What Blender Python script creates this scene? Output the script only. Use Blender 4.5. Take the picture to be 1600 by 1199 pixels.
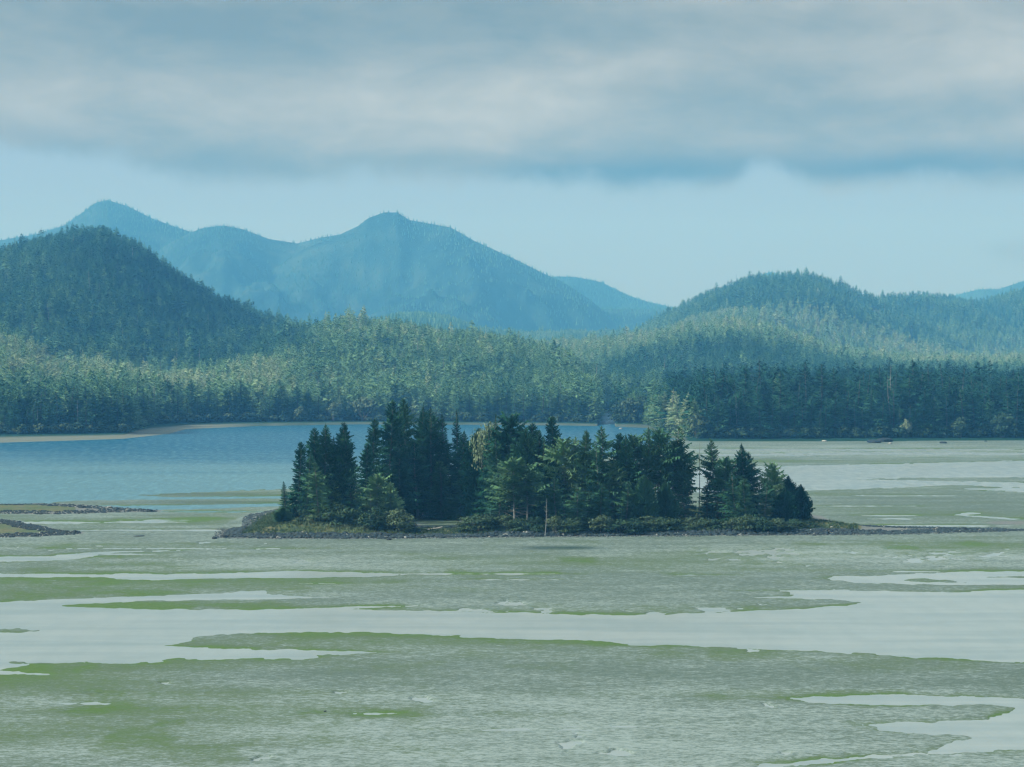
import bpy, math
import numpy as np
from mathutils import Vector

# ------------------------------------------------------------------ clear
for o in list(bpy.data.objects):
    bpy.data.objects.remove(o, do_unlink=True)
S = bpy.context.scene
COL = S.collection
R = math.radians
CAMH, FPX, HOR = 40.0, 3200.0, 575.0      # eye height (m), focal length and horizon row in photograph pixels

# ------------------------------------------------------------------ camera
cd = bpy.data.cameras.new('camera'); cam = bpy.data.objects.new('camera', cd); COL.objects.link(cam)
cam.location = (0, 0, CAMH); cam.rotation_euler = (R(90), 0, 0)
cd.sensor_width = 36; cd.lens = 36 * FPX / 1600; cd.shift_y = -(599.5 - HOR) / 1600
cd.clip_start = 0.5; cd.clip_end = 60000
S.camera = cam
# ------------------------------------------------------------------ look
S.view_settings.view_transform = 'Standard'; S.view_settings.look = 'None'
S.view_settings.exposure = 0.20; S.view_settings.gamma = 1.0; S.view_settings.use_curve_mapping = False
S.render.engine = 'CYCLES'
cy = S.cycles
cy.use_denoising = True
try:
    cy.denoiser = 'OPENIMAGEDENOISE'; cy.denoising_input_passes = 'RGB_ALBEDO_NORMAL'
except Exception: pass
cy.max_bounces = 3; cy.diffuse_bounces = 1; cy.glossy_bounces = 2; cy.transmission_bounces = 1
cy.volume_bounces = 1; cy.transparent_max_bounces = 4
cy.caustics_reflective = False; cy.caustics_refractive = False
cy.use_adaptive_sampling = False
cy.pixel_filter_type = 'BLACKMAN_HARRIS'; cy.filter_width = 1.3

# ------------------------------------------------------------------ node helper
class NT:
    def __init__(s, nt): s.nt = nt; nt.nodes.clear()
    def n(s, t, **kw):
        nd = s.nt.nodes.new(t)
        for k, v in kw.items(): setattr(nd, k, v)
        return nd
    def put(s, sock, v):
        if isinstance(v, bpy.types.NodeSocket): s.nt.links.new(v, sock)
        elif v is not None:
            if sock.type == 'RGBA' and hasattr(v, '__len__') and len(v) == 3: v = (*v, 1)
            sock.default_value = v
    def m(s, op, a, b=None, c=None, clamp=False):
        nd = s.n('ShaderNodeMath', operation=op, use_clamp=clamp)
        s.put(nd.inputs[0], a); s.put(nd.inputs[1], b); s.put(nd.inputs[2], c)
        return nd.outputs[0]
    def vm(s, op, a, b=None):
        nd = s.n('ShaderNodeVectorMath', operation=op)
        s.put(nd.inputs[0], a); s.put(nd.inputs[1], b)
        return nd.outputs[0]
    def mix(s, f, a, b, mode='MIX'):
        nd = s.n('ShaderNodeMix', data_type='RGBA', blend_type=mode); nd.clamp_factor = True
        s.put(nd.inputs[0], f); s.put(nd.inputs[6], a); s.put(nd.inputs[7], b)
        return nd.outputs[2]
    def ss(s, v, a, b, lo=0.0, hi=1.0):          # smoothstep
        nd = s.n('ShaderNodeMapRange', interpolation_type='SMOOTHSTEP')
        s.put(nd.inputs[0], v); s.put(nd.inputs[1], a); s.put(nd.inputs[2], b); s.put(nd.inputs[3], lo); s.put(nd.inputs[4], hi)
        return nd.outputs[0]
    def noise(s, vec, scale, detail=4, rough=0.55, dist=0.0):
        nd = s.n('ShaderNodeTexNoise'); nd.inputs['Scale'].default_value = scale
        nd.inputs['Detail'].default_value = detail; nd.inputs['Roughness'].default_value = rough
        nd.inputs['Distortion'].default_value = dist
        if vec is not None: s.put(nd.inputs['Vector'], vec)
        return nd.outputs['Fac']
    def ramp(s, f, stops, interp='LINEAR'):
        nd = s.n('ShaderNodeValToRGB'); cr = nd.color_ramp; cr.interpolation = interp
        while len(cr.elements) < len(stops): cr.elements.new(0.5)
        for e, (p, c) in zip(cr.elements, stops):
            e.position = p; e.color = (*c, 1) if len(c) == 3 else c
        s.put(nd.inputs[0], f); return nd.outputs[0]
    def attr(s, name, kind='GEOMETRY'):
        nd = s.n('ShaderNodeAttribute', attribute_type=kind, attribute_name=name); return nd.outputs['Fac']

# ------------------------------------------------------------------ sun + sky
SUN_DIR = Vector((-0.84, -0.26, 0.50)).normalized()          # towards the sun
sun_el = math.asin(SUN_DIR.z); sun_az = math.atan2(SUN_DIR.x, SUN_DIR.y)
sl = bpy.data.lights.new('sun', 'SUN'); sl.energy = 5.0; sl.angle = R(0.5); sl.color = (1.0, 0.975, 0.915)
so = bpy.data.objects.new('sun', sl); COL.objects.link(so)
so.rotation_euler = (-SUN_DIR).to_track_quat('-Z', 'Y').to_euler(); so.location = (-400, -200, 400)

W = bpy.data.worlds.new('World'); S.world = W; W.use_nodes = True
w = NT(W.node_tree)
BG = 0.1
tc = w.n('ShaderNodeTexCoord').outputs['Generated']
sp = w.n('ShaderNodeSeparateXYZ'); w.put(sp.inputs[0], tc); x, y, z = sp.outputs
U = w.m('MULTIPLY', w.m('ARCTAN2', x, y), FPX)                                     # azimuth and elevation, in 1/3200 rad
hyp = w.m('SQRT', w.m('ADD', w.m('MULTIPLY', x, x), w.m('MULTIPLY', y, y)))
V = w.m('MULTIPLY', w.m('ARCTAN2', z, hyp), FPX)
sky = w.n('ShaderNodeTexSky', sky_type='NISHITA', sun_disc=False, sun_elevation=sun_el, sun_rotation=sun_az % (2 * math.pi))
sky.altitude = 40; sky.air_density = 1.0; sky.dust_density = 1.5
def sc(c): return tuple(v / BG for v in c)
st = w.vm('MULTIPLY', tc, (1.0, 1.0, 3.0))
n_big = w.noise(st, 7.0, 6, 0.6, 0.25)
n_mid = w.noise(w.vm('ADD', st, (3.1, 7.7, 1.3)), 16.0, 7, 0.6, 0.4)
n_edge = w.noise(w.vm('ADD', tc, (5.1, 1.7, 9.3)), 26.0, 7, 0.62, 0.3)
def blob(u0, v0, a, b, k):
    du = w.m('DIVIDE', w.m('SUBTRACT', U, u0), a); dv = w.m('DIVIDE', w.m('SUBTRACT', V, v0), b)
    q = w.m('ADD', w.m('MULTIPLY', du, du), w.m('MULTIPLY', dv, dv))
    return w.m('MULTIPLY', w.m('EXPONENT', w.m('MULTIPLY', q, -1.0)), k)
def total(lst):
    r = lst[0]
    for v in lst[1:]: r = w.m('ADD', r, v)
    return r
# clear air low down: mostly the sky model, paled by a thin high veil
clear = w.mix(0.90, sky.outputs[0], w.mix(w.ss(V, 0, 340), sc((0.27, 0.38, 0.52)), sc((0.27, 0.385, 0.53))))
# lit and shaded cloud tones
lit = total([w.m('MULTIPLY', w.m('SUBTRACT', n_big, 0.5), 1.15), w.m('MULTIPLY', w.m('SUBTRACT', n_mid, 0.5), 1.15), w.m('MULTIPLY', w.m('SUBTRACT', n_edge, 0.5), 0.30),
             blob(-600, 430, 380, 70, 0.26), blob(10, 415, 200, 75, 0.30), blob(-200, 390, 420, 60, 0.16), blob(-250, 312, 500, 26, -0.24),
             blob(560, 600, 330, 70, 0.40), blob(760, 470, 230, 70, 0.22), blob(260, 470, 220, 45, 0.22), blob(-330, 520, 380, 42, -0.34),
             blob(150, 520, 330, 50, -0.18), blob(640, 385, 300, 40, -0.20), blob(430, 345, 260, 35, 0.08), blob(300, 400, 200, 40, -0.08), 
             w.m('MULTIPLY', w.ss(V, 700, 2600), 0.62)])
ccol = w.ramp(w.m('ADD', lit, 0.42, clamp=True), [(0.0, sc((0.165, 0.215, 0.212))), (0.30, sc((0.22, 0.265, 0.25))), (0.60, sc((0.30, 0.335, 0.31))), (1.0, sc((0.41, 0.445, 0.42)))])
ccol = w.mix(w.ss(V, 900, 2600), ccol, sc((0.47, 0.56, 0.63)))  # unseen overhead sky, brightened and cooled to lift the ambient light
warm = total([blob(-250, 320, 600, 50, 0.7), blob(500, 330, 420, 45, 0.55), blob(600, 500, 400, 120, 0.5)])
ccol = w.mix(w.m('MULTIPLY', warm, 0.35, clamp=True), ccol, w.mix(1.0, ccol, (1.06, 1.0, 0.96, 1), 'MULTIPLY'))
# blue-grey underside strip on the right
strip = total([blob(160, 300, 210, 30, 0.9), blob(620, 308, 300, 26, 1.0), blob(-480, 305, 140, 26, 0.4), blob(-760, 350, 120, 28, 0.35)])
ccol = w.mix(w.m('MULTIPLY', strip, 0.72, clamp=True), ccol, sc((0.06, 0.115, 0.165)))
cu = w.n('ShaderNodeFloatCurve'); cv = cu.mapping; cv.extend = 'HORIZONTAL'; c0 = cv.curves[0]
pts = [(-800, 338), (-640, 325), (-520, 300), (-420, 292), (-200, 300), (0, 300), (100, 288), (250, 284), (330, 292), (390, 318), (440, 296), (520, 284), (800, 286)]
pts = [((a + 900) / 1800, b / 400) for a, b in pts]
c0.points[0].location = pts[0]; c0.points[1].location = pts[-1]
for p in pts[1:-1]: c0.points.new(*p)
cv.update()
w.put(cu.inputs['Value'], w.m('DIVIDE', w.m('ADD', U, 900), 1800, clamp=True))
edge = w.m('MULTIPLY', cu.outputs[0], 400)
dv = w.m('ADD', w.m('SUBTRACT', V, edge), w.m('MULTIPLY', w.m('SUBTRACT', n_edge, 0.5), 92))
mask = w.ss(dv, -24, 22)
mask = w.m('MAXIMUM', mask, w.m('MULTIPLY', w.ss(w.m('ADD', total([blob(790, 178, 75, 20, 0.9), blob(740, 150, 40, 10, 0.35)]), w.m('MULTIPLY', w.m('SUBTRACT', n_edge, 0.5), 0.9)), 0.2, 0.9), 0.55))
col = w.mix(mask, clear, ccol)
bg = w.n('ShaderNodeBackground'); w.put(bg.inputs[0], col); bg.inputs[1].default_value = BG
wo = w.n('ShaderNodeOutputWorld'); w.nt.links.new(bg.outputs[0], wo.inputs[0])
W.cycles.sampling_method = 'MANUAL'; W.cycles.sample_map_resolution = 512

# ------------------------------------------------------------------ numeric helpers
rng = np.random.default_rng(11)
_tab = np.random.default_rng(5).random((256, 256)).astype(np.float32)
def vnoise(x, y, seed=0):
    x = np.asarray(x, dtype=np.float64) + seed * 17.31; y = np.asarray(y, dtype=np.float64) + seed * 9.73
    xi = np.floor(x).astype(int); yi = np.floor(y).astype(int); fx = x - xi; fy = y - yi
    fx = fx * fx * (3 - 2 * fx); fy = fy * fy * (3 - 2 * fy)
    a = _tab[xi & 255, yi & 255]; b = _tab[(xi + 1) & 255, yi & 255]; c = _tab[xi & 255, (yi + 1) & 255]; d = _tab[(xi + 1) & 255, (yi + 1) & 255]
    return (a * (1 - fx) + b * fx) * (1 - fy) + (c * (1 - fx) + d * fx) * fy
def fbm(x, y, octs=4, seed=0, gain=0.5):
    s, a, t = 0, 1.0, 0
    for k in range(octs):
        s = s + a * vnoise(x * 2 ** k, y * 2 ** k, seed + k * 3); t += a; a *= gain
    return s / t
def sstep(v, a, b):
    t = np.clip((v - a) / (b - a), 0, 1); return t * t * (3 - 2 * t)
def gx(px, Y): return (px - 800.0) / FPX * Y
def gY(py, z=0.0): return (CAMH - z) * FPX / (py - HOR)
def gpt(px, py, z=0.0):
    Y = gY(py, z); return gx(px, Y), Y
def poly_sd(poly, X, Y):
    """signed distance in metres, positive inside; poly in photograph pixels on the z=0 plane"""
    P = np.array([gpt(a, b) for a, b in poly], dtype=np.float64)
    X = X.ravel().astype(np.float32); Y = Y.ravel().astype(np.float32)
    d2 = np.full(X.shape, 1e12, np.float32); ins = np.zeros(X.shape, bool)
    n = len(P)
    for i in range(n):
        ax, ay = P[i]; bx, by = P[(i + 1) % n]
        ex, ey = bx - ax, by - ay; L = ex * ex + ey * ey + 1e-9
        t = np.clip(((X - ax) * ex + (Y - ay) * ey) / L, 0, 1)
        dx = X - (ax + t * ex); dy = Y - (ay + t * ey)
        d2 = np.minimum(d2, dx * dx + dy * dy)
        cr = (ay > Y) != (by > Y)
        if cr.any():
            xi = ax + (Y - ay) * (ex / (ey if abs(ey) > 1e-9 else 1e-9))
            ins ^= cr & (X < xi)
    d = np.sqrt(d2)
    return np.where(ins, d, -d)

def mesh_np(name, verts, faces=None, quads=None, tris=None, smooth=False):
    """verts (N,3); quads (M,4) and/or tris (K,3)"""
    me = bpy.data.meshes.new(name)
    verts = np.asarray(verts, np.float32)
    me.vertices.add(len(verts)); me.vertices.foreach_set('co', verts.ravel())
    loops, starts, tot = [], [], 0
    if quads is not None and len(quads):
        q = np.asarray(quads, np.int32); loops.append(q.ravel()); starts.append(np.arange(len(q)) * 4); tot = len(q) * 4
    if tris is not None and len(tris):
        t = np.asarray(tris, np.int32); loops.append(t.ravel()); starts.append(tot + np.arange(len(t)) * 3)
    if loops:
        lp = np.concatenate(loops); stt = np.concatenate(starts).astype(np.int32)
        me.loops.add(len(lp)); me.loops.foreach_set('vertex_index', lp)
        me.polygons.add(len(stt)); me.polygons.foreach_set('loop_start', stt)
        if smooth: me.polygons.foreach_set('use_smooth', np.ones(len(stt), bool))
    me.update(calc_edges=True)
    return me
def fattr(me, name, arr):
    a = me.attributes.new(name, 'FLOAT', 'POINT'); a.data.foreach_set('value', np.asarray(arr, np.float32).ravel())
def link(name, me, mat=None, parent=None, **props):
    o = bpy.data.objects.new(name, me); COL.objects.link(o)
    if mat is not None and me is not None and not me.materials: me.materials.append(mat)
    if parent is not None: o.parent = parent
    for k, v in props.items(): o[k] = v
    return o
def grid_quads(nr, nc):
    i = np.arange(nr - 1)[:, None] * nc + np.arange(nc - 1)[None, :]
    return np.stack([i, i + 1, i + 1 + nc, i + nc], -1).reshape(-1, 4)

# ------------------------------------------------------------------ materials
def material(name):
    m = bpy.data.materials.new(name); m.use_nodes = True; t = NT(m.node_tree)
    out = t.n('ShaderNodeOutputMaterial'); b = t.n('ShaderNodeBsdfPrincipled'); t.nt.links.new(b.outputs[0], out.inputs[0])
    return m, t, b, out
def pos(t): return t.n('ShaderNodeNewGeometry').outputs['Position']

def needle_material():
    m, t, b, out = material('needles')
    ti = t.attr('tint', 'INSTANCER')  # per-tree tone, including cloud shade and sunlit crowns put into the colour
    oi = t.n('ShaderNodeObjectInfo')
    f = t.m('ADD', ti, t.m('MULTIPLY', t.m('SUBTRACT', oi.outputs['Random'], 0.5), 0.16))
    nz = t.noise(pos(t), 0.9, 3, 0.6)
    f = t.m('ADD', f, t.m('MULTIPLY', t.m('SUBTRACT', nz, 0.5), 0.40), clamp=True)
    c = t.ramp(f, [(0.0, (0.003, 0.038, 0.028)), (0.25, (0.014, 0.092, 0.052)), (0.45, (0.050, 0.150, 0.076)), (0.65, (0.120, 0.250, 0.115)), (0.82, (0.175, 0.33, 0.165)), (1.0, (0.31, 0.40, 0.23))])
    t.put(b.inputs['Base Color'], c); b.inputs['Roughness'].default_value = 0.75; b.inputs['Specular IOR Level'].default_value = 0.2
    return m
def bark_material():
    m, t, b, out = material('bark')
    ti = t.attr('pale', 'INSTANCER')
    nz = t.noise(t.vm('MULTIPLY', pos(t), (6, 6, 1.2)), 1.0, 4)
    c = t.mix(ti, (0.055, 0.065, 0.06, 1), (0.34, 0.38, 0.36, 1))
    c = t.mix(t.m('MULTIPLY', nz, 0.7), c, (0.03, 0.04, 0.04, 1))
    t.put(b.inputs['Base Color'], c); b.inputs['Roughness'].default_value = 0.85
    return m
def leaf_material():
    m, t, b, out = material('leaves')
    ti = t.attr('tint', 'INSTANCER')
    nz = t.noise(pos(t), 1.3, 3, 0.6)
    f = t.m('ADD', ti, t.m('MULTIPLY', t.m('SUBTRACT', nz, 0.5), 0.5), clamp=True)
    c = t.ramp(f, [(0.0, (0.008, 0.035, 0.024)), (0.35, (0.028, 0.080, 0.040)), (0.6, (0.07, 0.12, 0.06)), (0.8, (0.12, 0.19, 0.10)), (1.0, (0.24, 0.30, 0.20))])
    t.put(b.inputs['Base Color'], c); b.inputs['Roughness'].default_value = 0.65; b.inputs['Specular IOR Level'].default_value = 0.25
    return m
M_NEEDLE, M_BARK, M_LEAF = needle_material(), bark_material(), leaf_material()

def rock_material():
    m, t, b, out = material('rock')
    pl = t.attr('pale', 'INSTANCER')
    nz = t.noise(pos(t), 2.2, 4, 0.6)
    f = t.m('ADD', pl, t.m('MULTIPLY', t.m('SUBTRACT', nz, 0.5), 0.35), clamp=True)
    c = t.ramp(f, [(0.0, (0.006, 0.020, 0.028)), (0.35, (0.035, 0.070, 0.080)), (0.7, (0.20, 0.23, 0.22)), (1.0, (0.46, 0.47, 0.43))])
    t.put(b.inputs['Base Color'], c); b.inputs['Roughness'].default_value = 0.7
    return m
M_ROCK = rock_material()

def mud_material():
    m, t, b, out = material('tidal_mud')
    p = pos(t)
    al, ro, ve, dk, we = (t.attr(a) for a in ('algae', 'rocky', 'veg', 'weed', 'wet'))
    pf = t.vm('MULTIPLY', p, (0.62, 1.0, 1.0))
    n1 = t.noise(pf, 1.25, 5, 0.72)
    n2 = t.noise(pf, 4.2, 3, 0.65)
    n3 = t.noise(t.vm('MULTIPLY', p, (0.4, 1.0, 1.0)), 0.10, 5, 0.6)
    grain = t.m('ADD', t.m('MULTIPLY', n1, 0.6), t.m('MULTIPLY', n2, 0.4))
    g = t.m('ADD', t.m('MULTIPLY', t.m('SUBTRACT', grain, 0.5), 4.2), t.m('MULTIPLY', t.m('SUBTRACT', n3, 0.5), 1.2))
    film = t.ss(t.m('ADD', g, t.m('MULTIPLY', we, 0.7)), -0.35, 0.80)                  # shining wet silt between the weed
    mud = t.mix(film, (0.090, 0.142, 0.112, 1), (0.29, 0.375, 0.35, 1))
    gr = t.m('ADD', al, t.m('MULTIPLY', g, -0.50))
    c = t.mix(t.ss(gr, 0.10, 1.05, 0, .9), mud, t.mix(t.ss(n1, 0.35, 0.65), (0.105, 0.165, 0.075, 1), (0.055, 0.105, 0.045, 1)))
    c = t.mix(t.ss(gr, 0.70, 1.40), c, (0.072, 0.150, 0.024, 1))
    c = t.mix(t.m('MULTIPLY', dk, t.ss(n1, 0.32, 0.52)), c, (0.015, 0.055, 0.050, 1))
    c = t.mix(t.ss(t.m('ADD', ro, t.m('MULTIPLY', t.m('SUBTRACT', n2, 0.5), 0.9)), 0.35, 0.65), c, t.mix(n1, (0.07, 0.09, 0.09, 1), (0.25, 0.27, 0.25, 1)))
    vg = t.ramp(t.m('ADD', t.m('MULTIPLY', n1, 0.5), t.m('MULTIPLY', t.noise(p, 0.16, 3), 0.6), clamp=True), [(0.2, (0.03, 0.07, 0.03)), (0.5, (0.07, 0.12, 0.05)), (0.66, (0.15, 0.14, 0.06)), (0.8, (0.10, 0.13, 0.06))])
    c = t.mix(t.ss(t.m('ADD', ve, t.m('MULTIPLY', t.m('SUBTRACT', n2, 0.5), 0.5)), 0.4, 0.6), c, vg)
    t.put(b.inputs['Base Color'], c)
    t.put(b.inputs['Roughness'], t.m('SUBTRACT', 0.75, t.m('MULTIPLY', film, 0.30)))
    b.inputs['Specular IOR Level'].default_value = 0.35
    bu = t.n('ShaderNodeBump'); bu.inputs['Strength'].default_value = 0.6; bu.inputs['Distance'].default_value = 0.12
    t.put(bu.inputs['Height'], grain); t.put(b.inputs['Normal'], bu.outputs[0])
    return m
def water_material(name, sea):
    m, t, b, out = material(name)
    p = pos(t)
    sy = t.n('ShaderNodeSeparateXYZ'); t.put(sy.inputs[0], p); Yc = sy.outputs[1]
    band = t.noise(t.vm('MULTIPLY', p, (0.0022, 0.012, 1)), 1.0, 4, 0.6)
    if sea:
        deep = t.ss(t.m('ADD', Yc, t.m('MULTIPLY', t.m('SUBTRACT', band, 0.5), 420)), 730, 1010)     # depth grows towards the far shore
        c = t.mix(deep, (0.11, 0.235, 0.28, 1), (0.0, 0.09, 0.18, 1))
        fleck = t.noise(t.vm('MULTIPLY', p, (0.45, 0.08, 1)), 1.0, 6, 0.75)
        c = t.mix(t.m('MULTIPLY', t.ss(fleck, 0.44, 0.66), .75), c, t.mix(0.55, c, (0.20, 0.42, 0.48, 1)))
        h = t.noise(t.vm('MULTIPLY', p, (0.5, 0.12, 1)), 1.0, 6, 0.7)
        st_, rg = 1.0, 0.30
    else:
        streak = t.noise(t.vm('MULTIPLY', p, (0.02, 0.16, 1)), 1.0, 5, 0.6)
        c = t.mix(t.ss(streak, 0.35, 0.62), (0.27, 0.35, 0.345, 1), (0.34, 0.41, 0.395, 1))
        h = t.noise(t.vm('MULTIPLY', p, (1.2, 3.0, 1)), 1.0, 4, 0.6)
        fl2 = t.noise(t.vm('MULTIPLY', p, (0.3, 0.08, 1)), 1.0, 5, 0.7)
        c = t.mix(t.m('MULTIPLY', t.ss(fl2, 0.40, 0.62), t.ss(Yc, 350, 700, 0.15, 0.65)), c, (0.15, 0.24, 0.25, 1))
        st_, rg = 0.6, 0.30
    t.put(b.inputs['Base Color'], c); b.inputs['Roughness'].default_value = rg; b.inputs['IOR'].default_value = 1.33
    if sea: b.inputs['Specular IOR Level'].default_value = 0.03
    bu = t.n('ShaderNodeBump'); bu.inputs['Strength'].default_value = st_; bu.inputs['Distance'].default_value = 0.3 if sea else 0.05
    if sea: t.put(bu.inputs['Strength'], t.ss(Yc, 900, 1500, 1.0, 0.12))
    t.put(bu.inputs['Height'], h); t.put(b.inputs['Normal'], bu.outputs[0])
    return m
def hill_material(name, far):
    m, t, b, out = material(name)
    p = pos(t)
    s3 = t.n('ShaderNodeSeparateXYZ'); t.put(s3.inputs[0], p)
    if far:
        n1 = t.noise(t.vm('MULTIPLY', p, (0.012, 0.012, 0.006)), 1.0, 7, 0.7)
        n2 = t.noise(t.vm('MULTIPLY', p, (0.002, 0.002, 0.004)), 1.0, 5, 0.6)
        c = t.ramp(t.m('ADD', t.m('MULTIPLY', n1, 0.55), t.m('MULTIPLY', n2, 0.45)), [(0.38, (0.006, 0.020, 0.028)), (0.50, (0.018, 0.050, 0.050)), (0.62, (0.045, 0.085, 0.075)), (0.74, (0.13, 0.16, 0.14))])
    else:
        rk = t.attr('bare')
        n1 = t.noise(p, 0.06, 6, 0.6)
        c = t.mix(t.ss(t.m('ADD', rk, t.m('MULTIPLY', t.m('SUBTRACT', n1, 0.5), 1.2)), 0.5, 0.7), (0.015, 0.06, 0.045, 1), (0.24, 0.23, 0.21, 1))
        c = t.mix(t.m('MULTIPLY', t.attr('sand'), t.ss(s3.outputs[2], 1.25, 0.7)), c, t.mix(t.noise(p, 0.15, 4), (0.11, 0.15, 0.125, 1), (0.23, 0.25, 0.205, 1)))
    t.put(b.inputs['Base Color'], c); b.inputs['Roughness'].default_value = 0.95; b.inputs['Specular IOR Level'].default_value = 0.05
    return m

# ------------------------------------------------------------------ land: hills round the inlet
TREE_L = [(-700, 684), (0, 683), (150, 681), (195, 680), (207, 673), (240, 667), (300, 664), (400, 662.5), (560, 661), (700, 661.8), (880, 662.8), (934, 664), (940, 645), (957, 643), (960, 650), (962, 664), (1010, 664), (1040, 676), (1085, 689), (1300, 688.5), (1600, 687.5), (2300, 686)]
WAT_L = [(-700, 694), (0, 692), (100, 689), (190, 686), (230, 682), (265, 678), (290, 671), (400, 666), (560, 663.3), (700, 664), (880, 665), (934, 666), (941, 646.5), (955, 645), (958, 652), (961, 667), (1010, 669), (1045, 684), (1085, 690.5), (1300, 690), (1600, 689), (2300, 688)]
def ipl(tab, u):
    a = np.array(tab, float); return np.interp(u, a[:, 0], a[:, 1])
def treeline(u): return CAMH * FPX / (ipl(TREE_L, u) - HOR)
def waterline(u): return CAMH * FPX / (ipl(WAT_L, u) - HOR)
# each rise: crest distance, treetop skyline (photo px), depth in front, depth behind, tree height on it
RISES = [
    (3000, [(-700, 520), (-400, 470), (-200, 420), (0, 393), (60, 376), (105, 369), (160, 370), (190, 381), (230, 404), (290, 441), (340, 469), (400, 487), (460, 505), (520, 525), (620, 560), (700, 600)], 1150, 1500, 22),
    (2050, [(-700, 520), (-200, 505), (0, 508), (40, 530), (90, 556), (200, 574), (300, 576), (400, 600)], 600, 700, 20),
    (2350, [(260, 600), (330, 566), (400, 530), (450, 508), (500, 503), (545, 492), (580, 499), (650, 511), (720, 521), (800, 534), (850, 541), (890, 552), (930, 580), (970, 610)], 820, 900, 20),
    (3300, [(760, 560), (820, 542), (860, 537), (920, 531), (1000, 522), (1080, 508), (1150, 500), (1230, 518), (1300, 545), (1400, 556), (1600, 560), (2200, 560)], 1150, 1200, 20),
    (3900, [(960, 560), (1040, 512), (1090, 494), (1140, 484), (1190, 485), (1230, 498), (1280, 526), (1350, 552), (1450, 590)], 600, 900, 20),
    (4700, [(900, 590), (985, 522), (1010, 504), (1050, 482), (1090, 462), (1130, 446), (1180, 432), (1225, 426), (1260, 427), (1300, 435), (1330, 450), (1370, 464), (1410, 480), (1450, 505), (1520, 560)], 1300, 1200, 20),
    (5500, [(1250, 520), (1330, 478), (1380, 462), (1440, 459), (1490, 462), (1530, 472), (1570, 490), (1620, 520), (1750, 570)], 1500, 1200, 20),
    (6000, [(1480, 530), (1530, 470), (1570, 460), (1600, 450), (1680, 425), (1800, 410), (2000, 440), (2300, 500)], 1500, 1000, 20),
    (5200, [(540, 560), (590, 500), (620, 489), (660, 486), (700, 492), (740, 507), (790, 516), (830, 524), (880, 560)], 900, 700, 20),
    (1750, [(1040, 640), (1070, 615), (1110, 590), (1150, 578), (1200, 575), (1300, 578), (1400, 574), (1500, 578), (1600, 576), (1800, 570), (2300, 570)], 420, 500, 26),
]
def land(u, Y, X=None):
    X = gx(u, Y)
    dt = Y - treeline(u); yw = waterline(u)
    fr = np.clip((Y - yw) / np.maximum(treeline(u) - yw, 4.0), 0, 1)
    z = np.where(Y < yw, np.maximum(-1.6, (Y - yw) * 0.02), 1.5 * fr)
    z = z + np.clip(dt, 0, 400) * 0.020
    g = (fbm(X / 260, Y / 420, 5, 3) - 0.5)
    zz = np.zeros_like(z)
    for (Yc, prof, wf, wb, th) in RISES:
        c = CAMH + (HOR - ipl(prof, u)) * Yc / FPX - (th + 11)
        c = np.maximum(c, 0)
        s = (Y - Yc) / np.where(Y < Yc, wf, wb)
        bell = np.clip(1 - np.abs(s) ** 1.6, 0, 1) ** 1.25
        h = c * bell * (1 + 0.75 * g * np.clip(np.abs(s) * 3.0, 0, 1))
        zz = np.maximum(zz, h)
    gap = (u > 961) & (u < 1090) & (Y > treeline(u) + 90 + 260 * sstep(u, 1010, 1090)) & (Y < 1930)
    z = np.where(gap, -1.6, z); zz = np.where(gap, 0, zz)
    zz = np.where((u > 922) & (u < 1090), zz * sstep(Y, 1925, 2100), zz) if True else zz
    return z + zz * sstep(dt, 0, np.where((u > 930) & (u < 975), 60, 160))
def in_rise_front(u, Y):     # False on back slopes far behind every crest
    ok = np.zeros(u.shape, bool)
    for (Yc, prof, wf, wb, th) in RISES:
        c = CAMH + (HOR - ipl(prof, u)) * Yc / FPX
        ok |= (Y < Yc + 130) & (Y > Yc - wf) & (c > 18)
    return ok
us = np.concatenate([np.arange(-1500, -500, 25.0), np.arange(-500, 920, 5.0), np.arange(920, 985, 1.5), np.arange(985, 2101, 5.0), np.arange(2125, 3200, 25.0)])
Ys = np.concatenate([np.arange(1000, 1600, 12), np.arange(1600, 3600, 22), np.arange(3600, 7300, 45)])
UU, YY = np.meshgrid(us, Ys)
ZZ = land(UU, YY)
me = mesh_np('hills', np.stack([gx(UU, YY), YY, ZZ], -1).reshape(-1, 3), quads=grid_quads(len(Ys), len(us)), smooth=True)
def bare_at(u, Y):
    py = HOR - (land(u, Y) - CAMH) / Y * FPX
    b = np.exp(-((u - 1368) / 17) ** 2 - ((py - 492) / 15) ** 2) + 0.7 * np.exp(-((u - 1425) / 22) ** 2 - ((py - 540) / 17) ** 2) + 0.6 * np.exp(-((u - 1395) / 12) ** 2 - ((py - 515) / 12) ** 2)
    return b * (Y > 3900) * (0.35 + 1.3 * fbm(gx(u, Y) / 22, Y / 30, 3, 77))
fattr(me, 'bare', bare_at(UU, YY) * 0.9)
fattr(me, 'sand', np.where(UU < 1075, 1.0, 0.0) * (1 - .6 * sstep(UU, 300, 420) * (0.5 + fbm(UU / 30, YY / 300, 2, 5))))
link('hills', me, hill_material('forest_floor', False), kind='structure')

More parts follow.
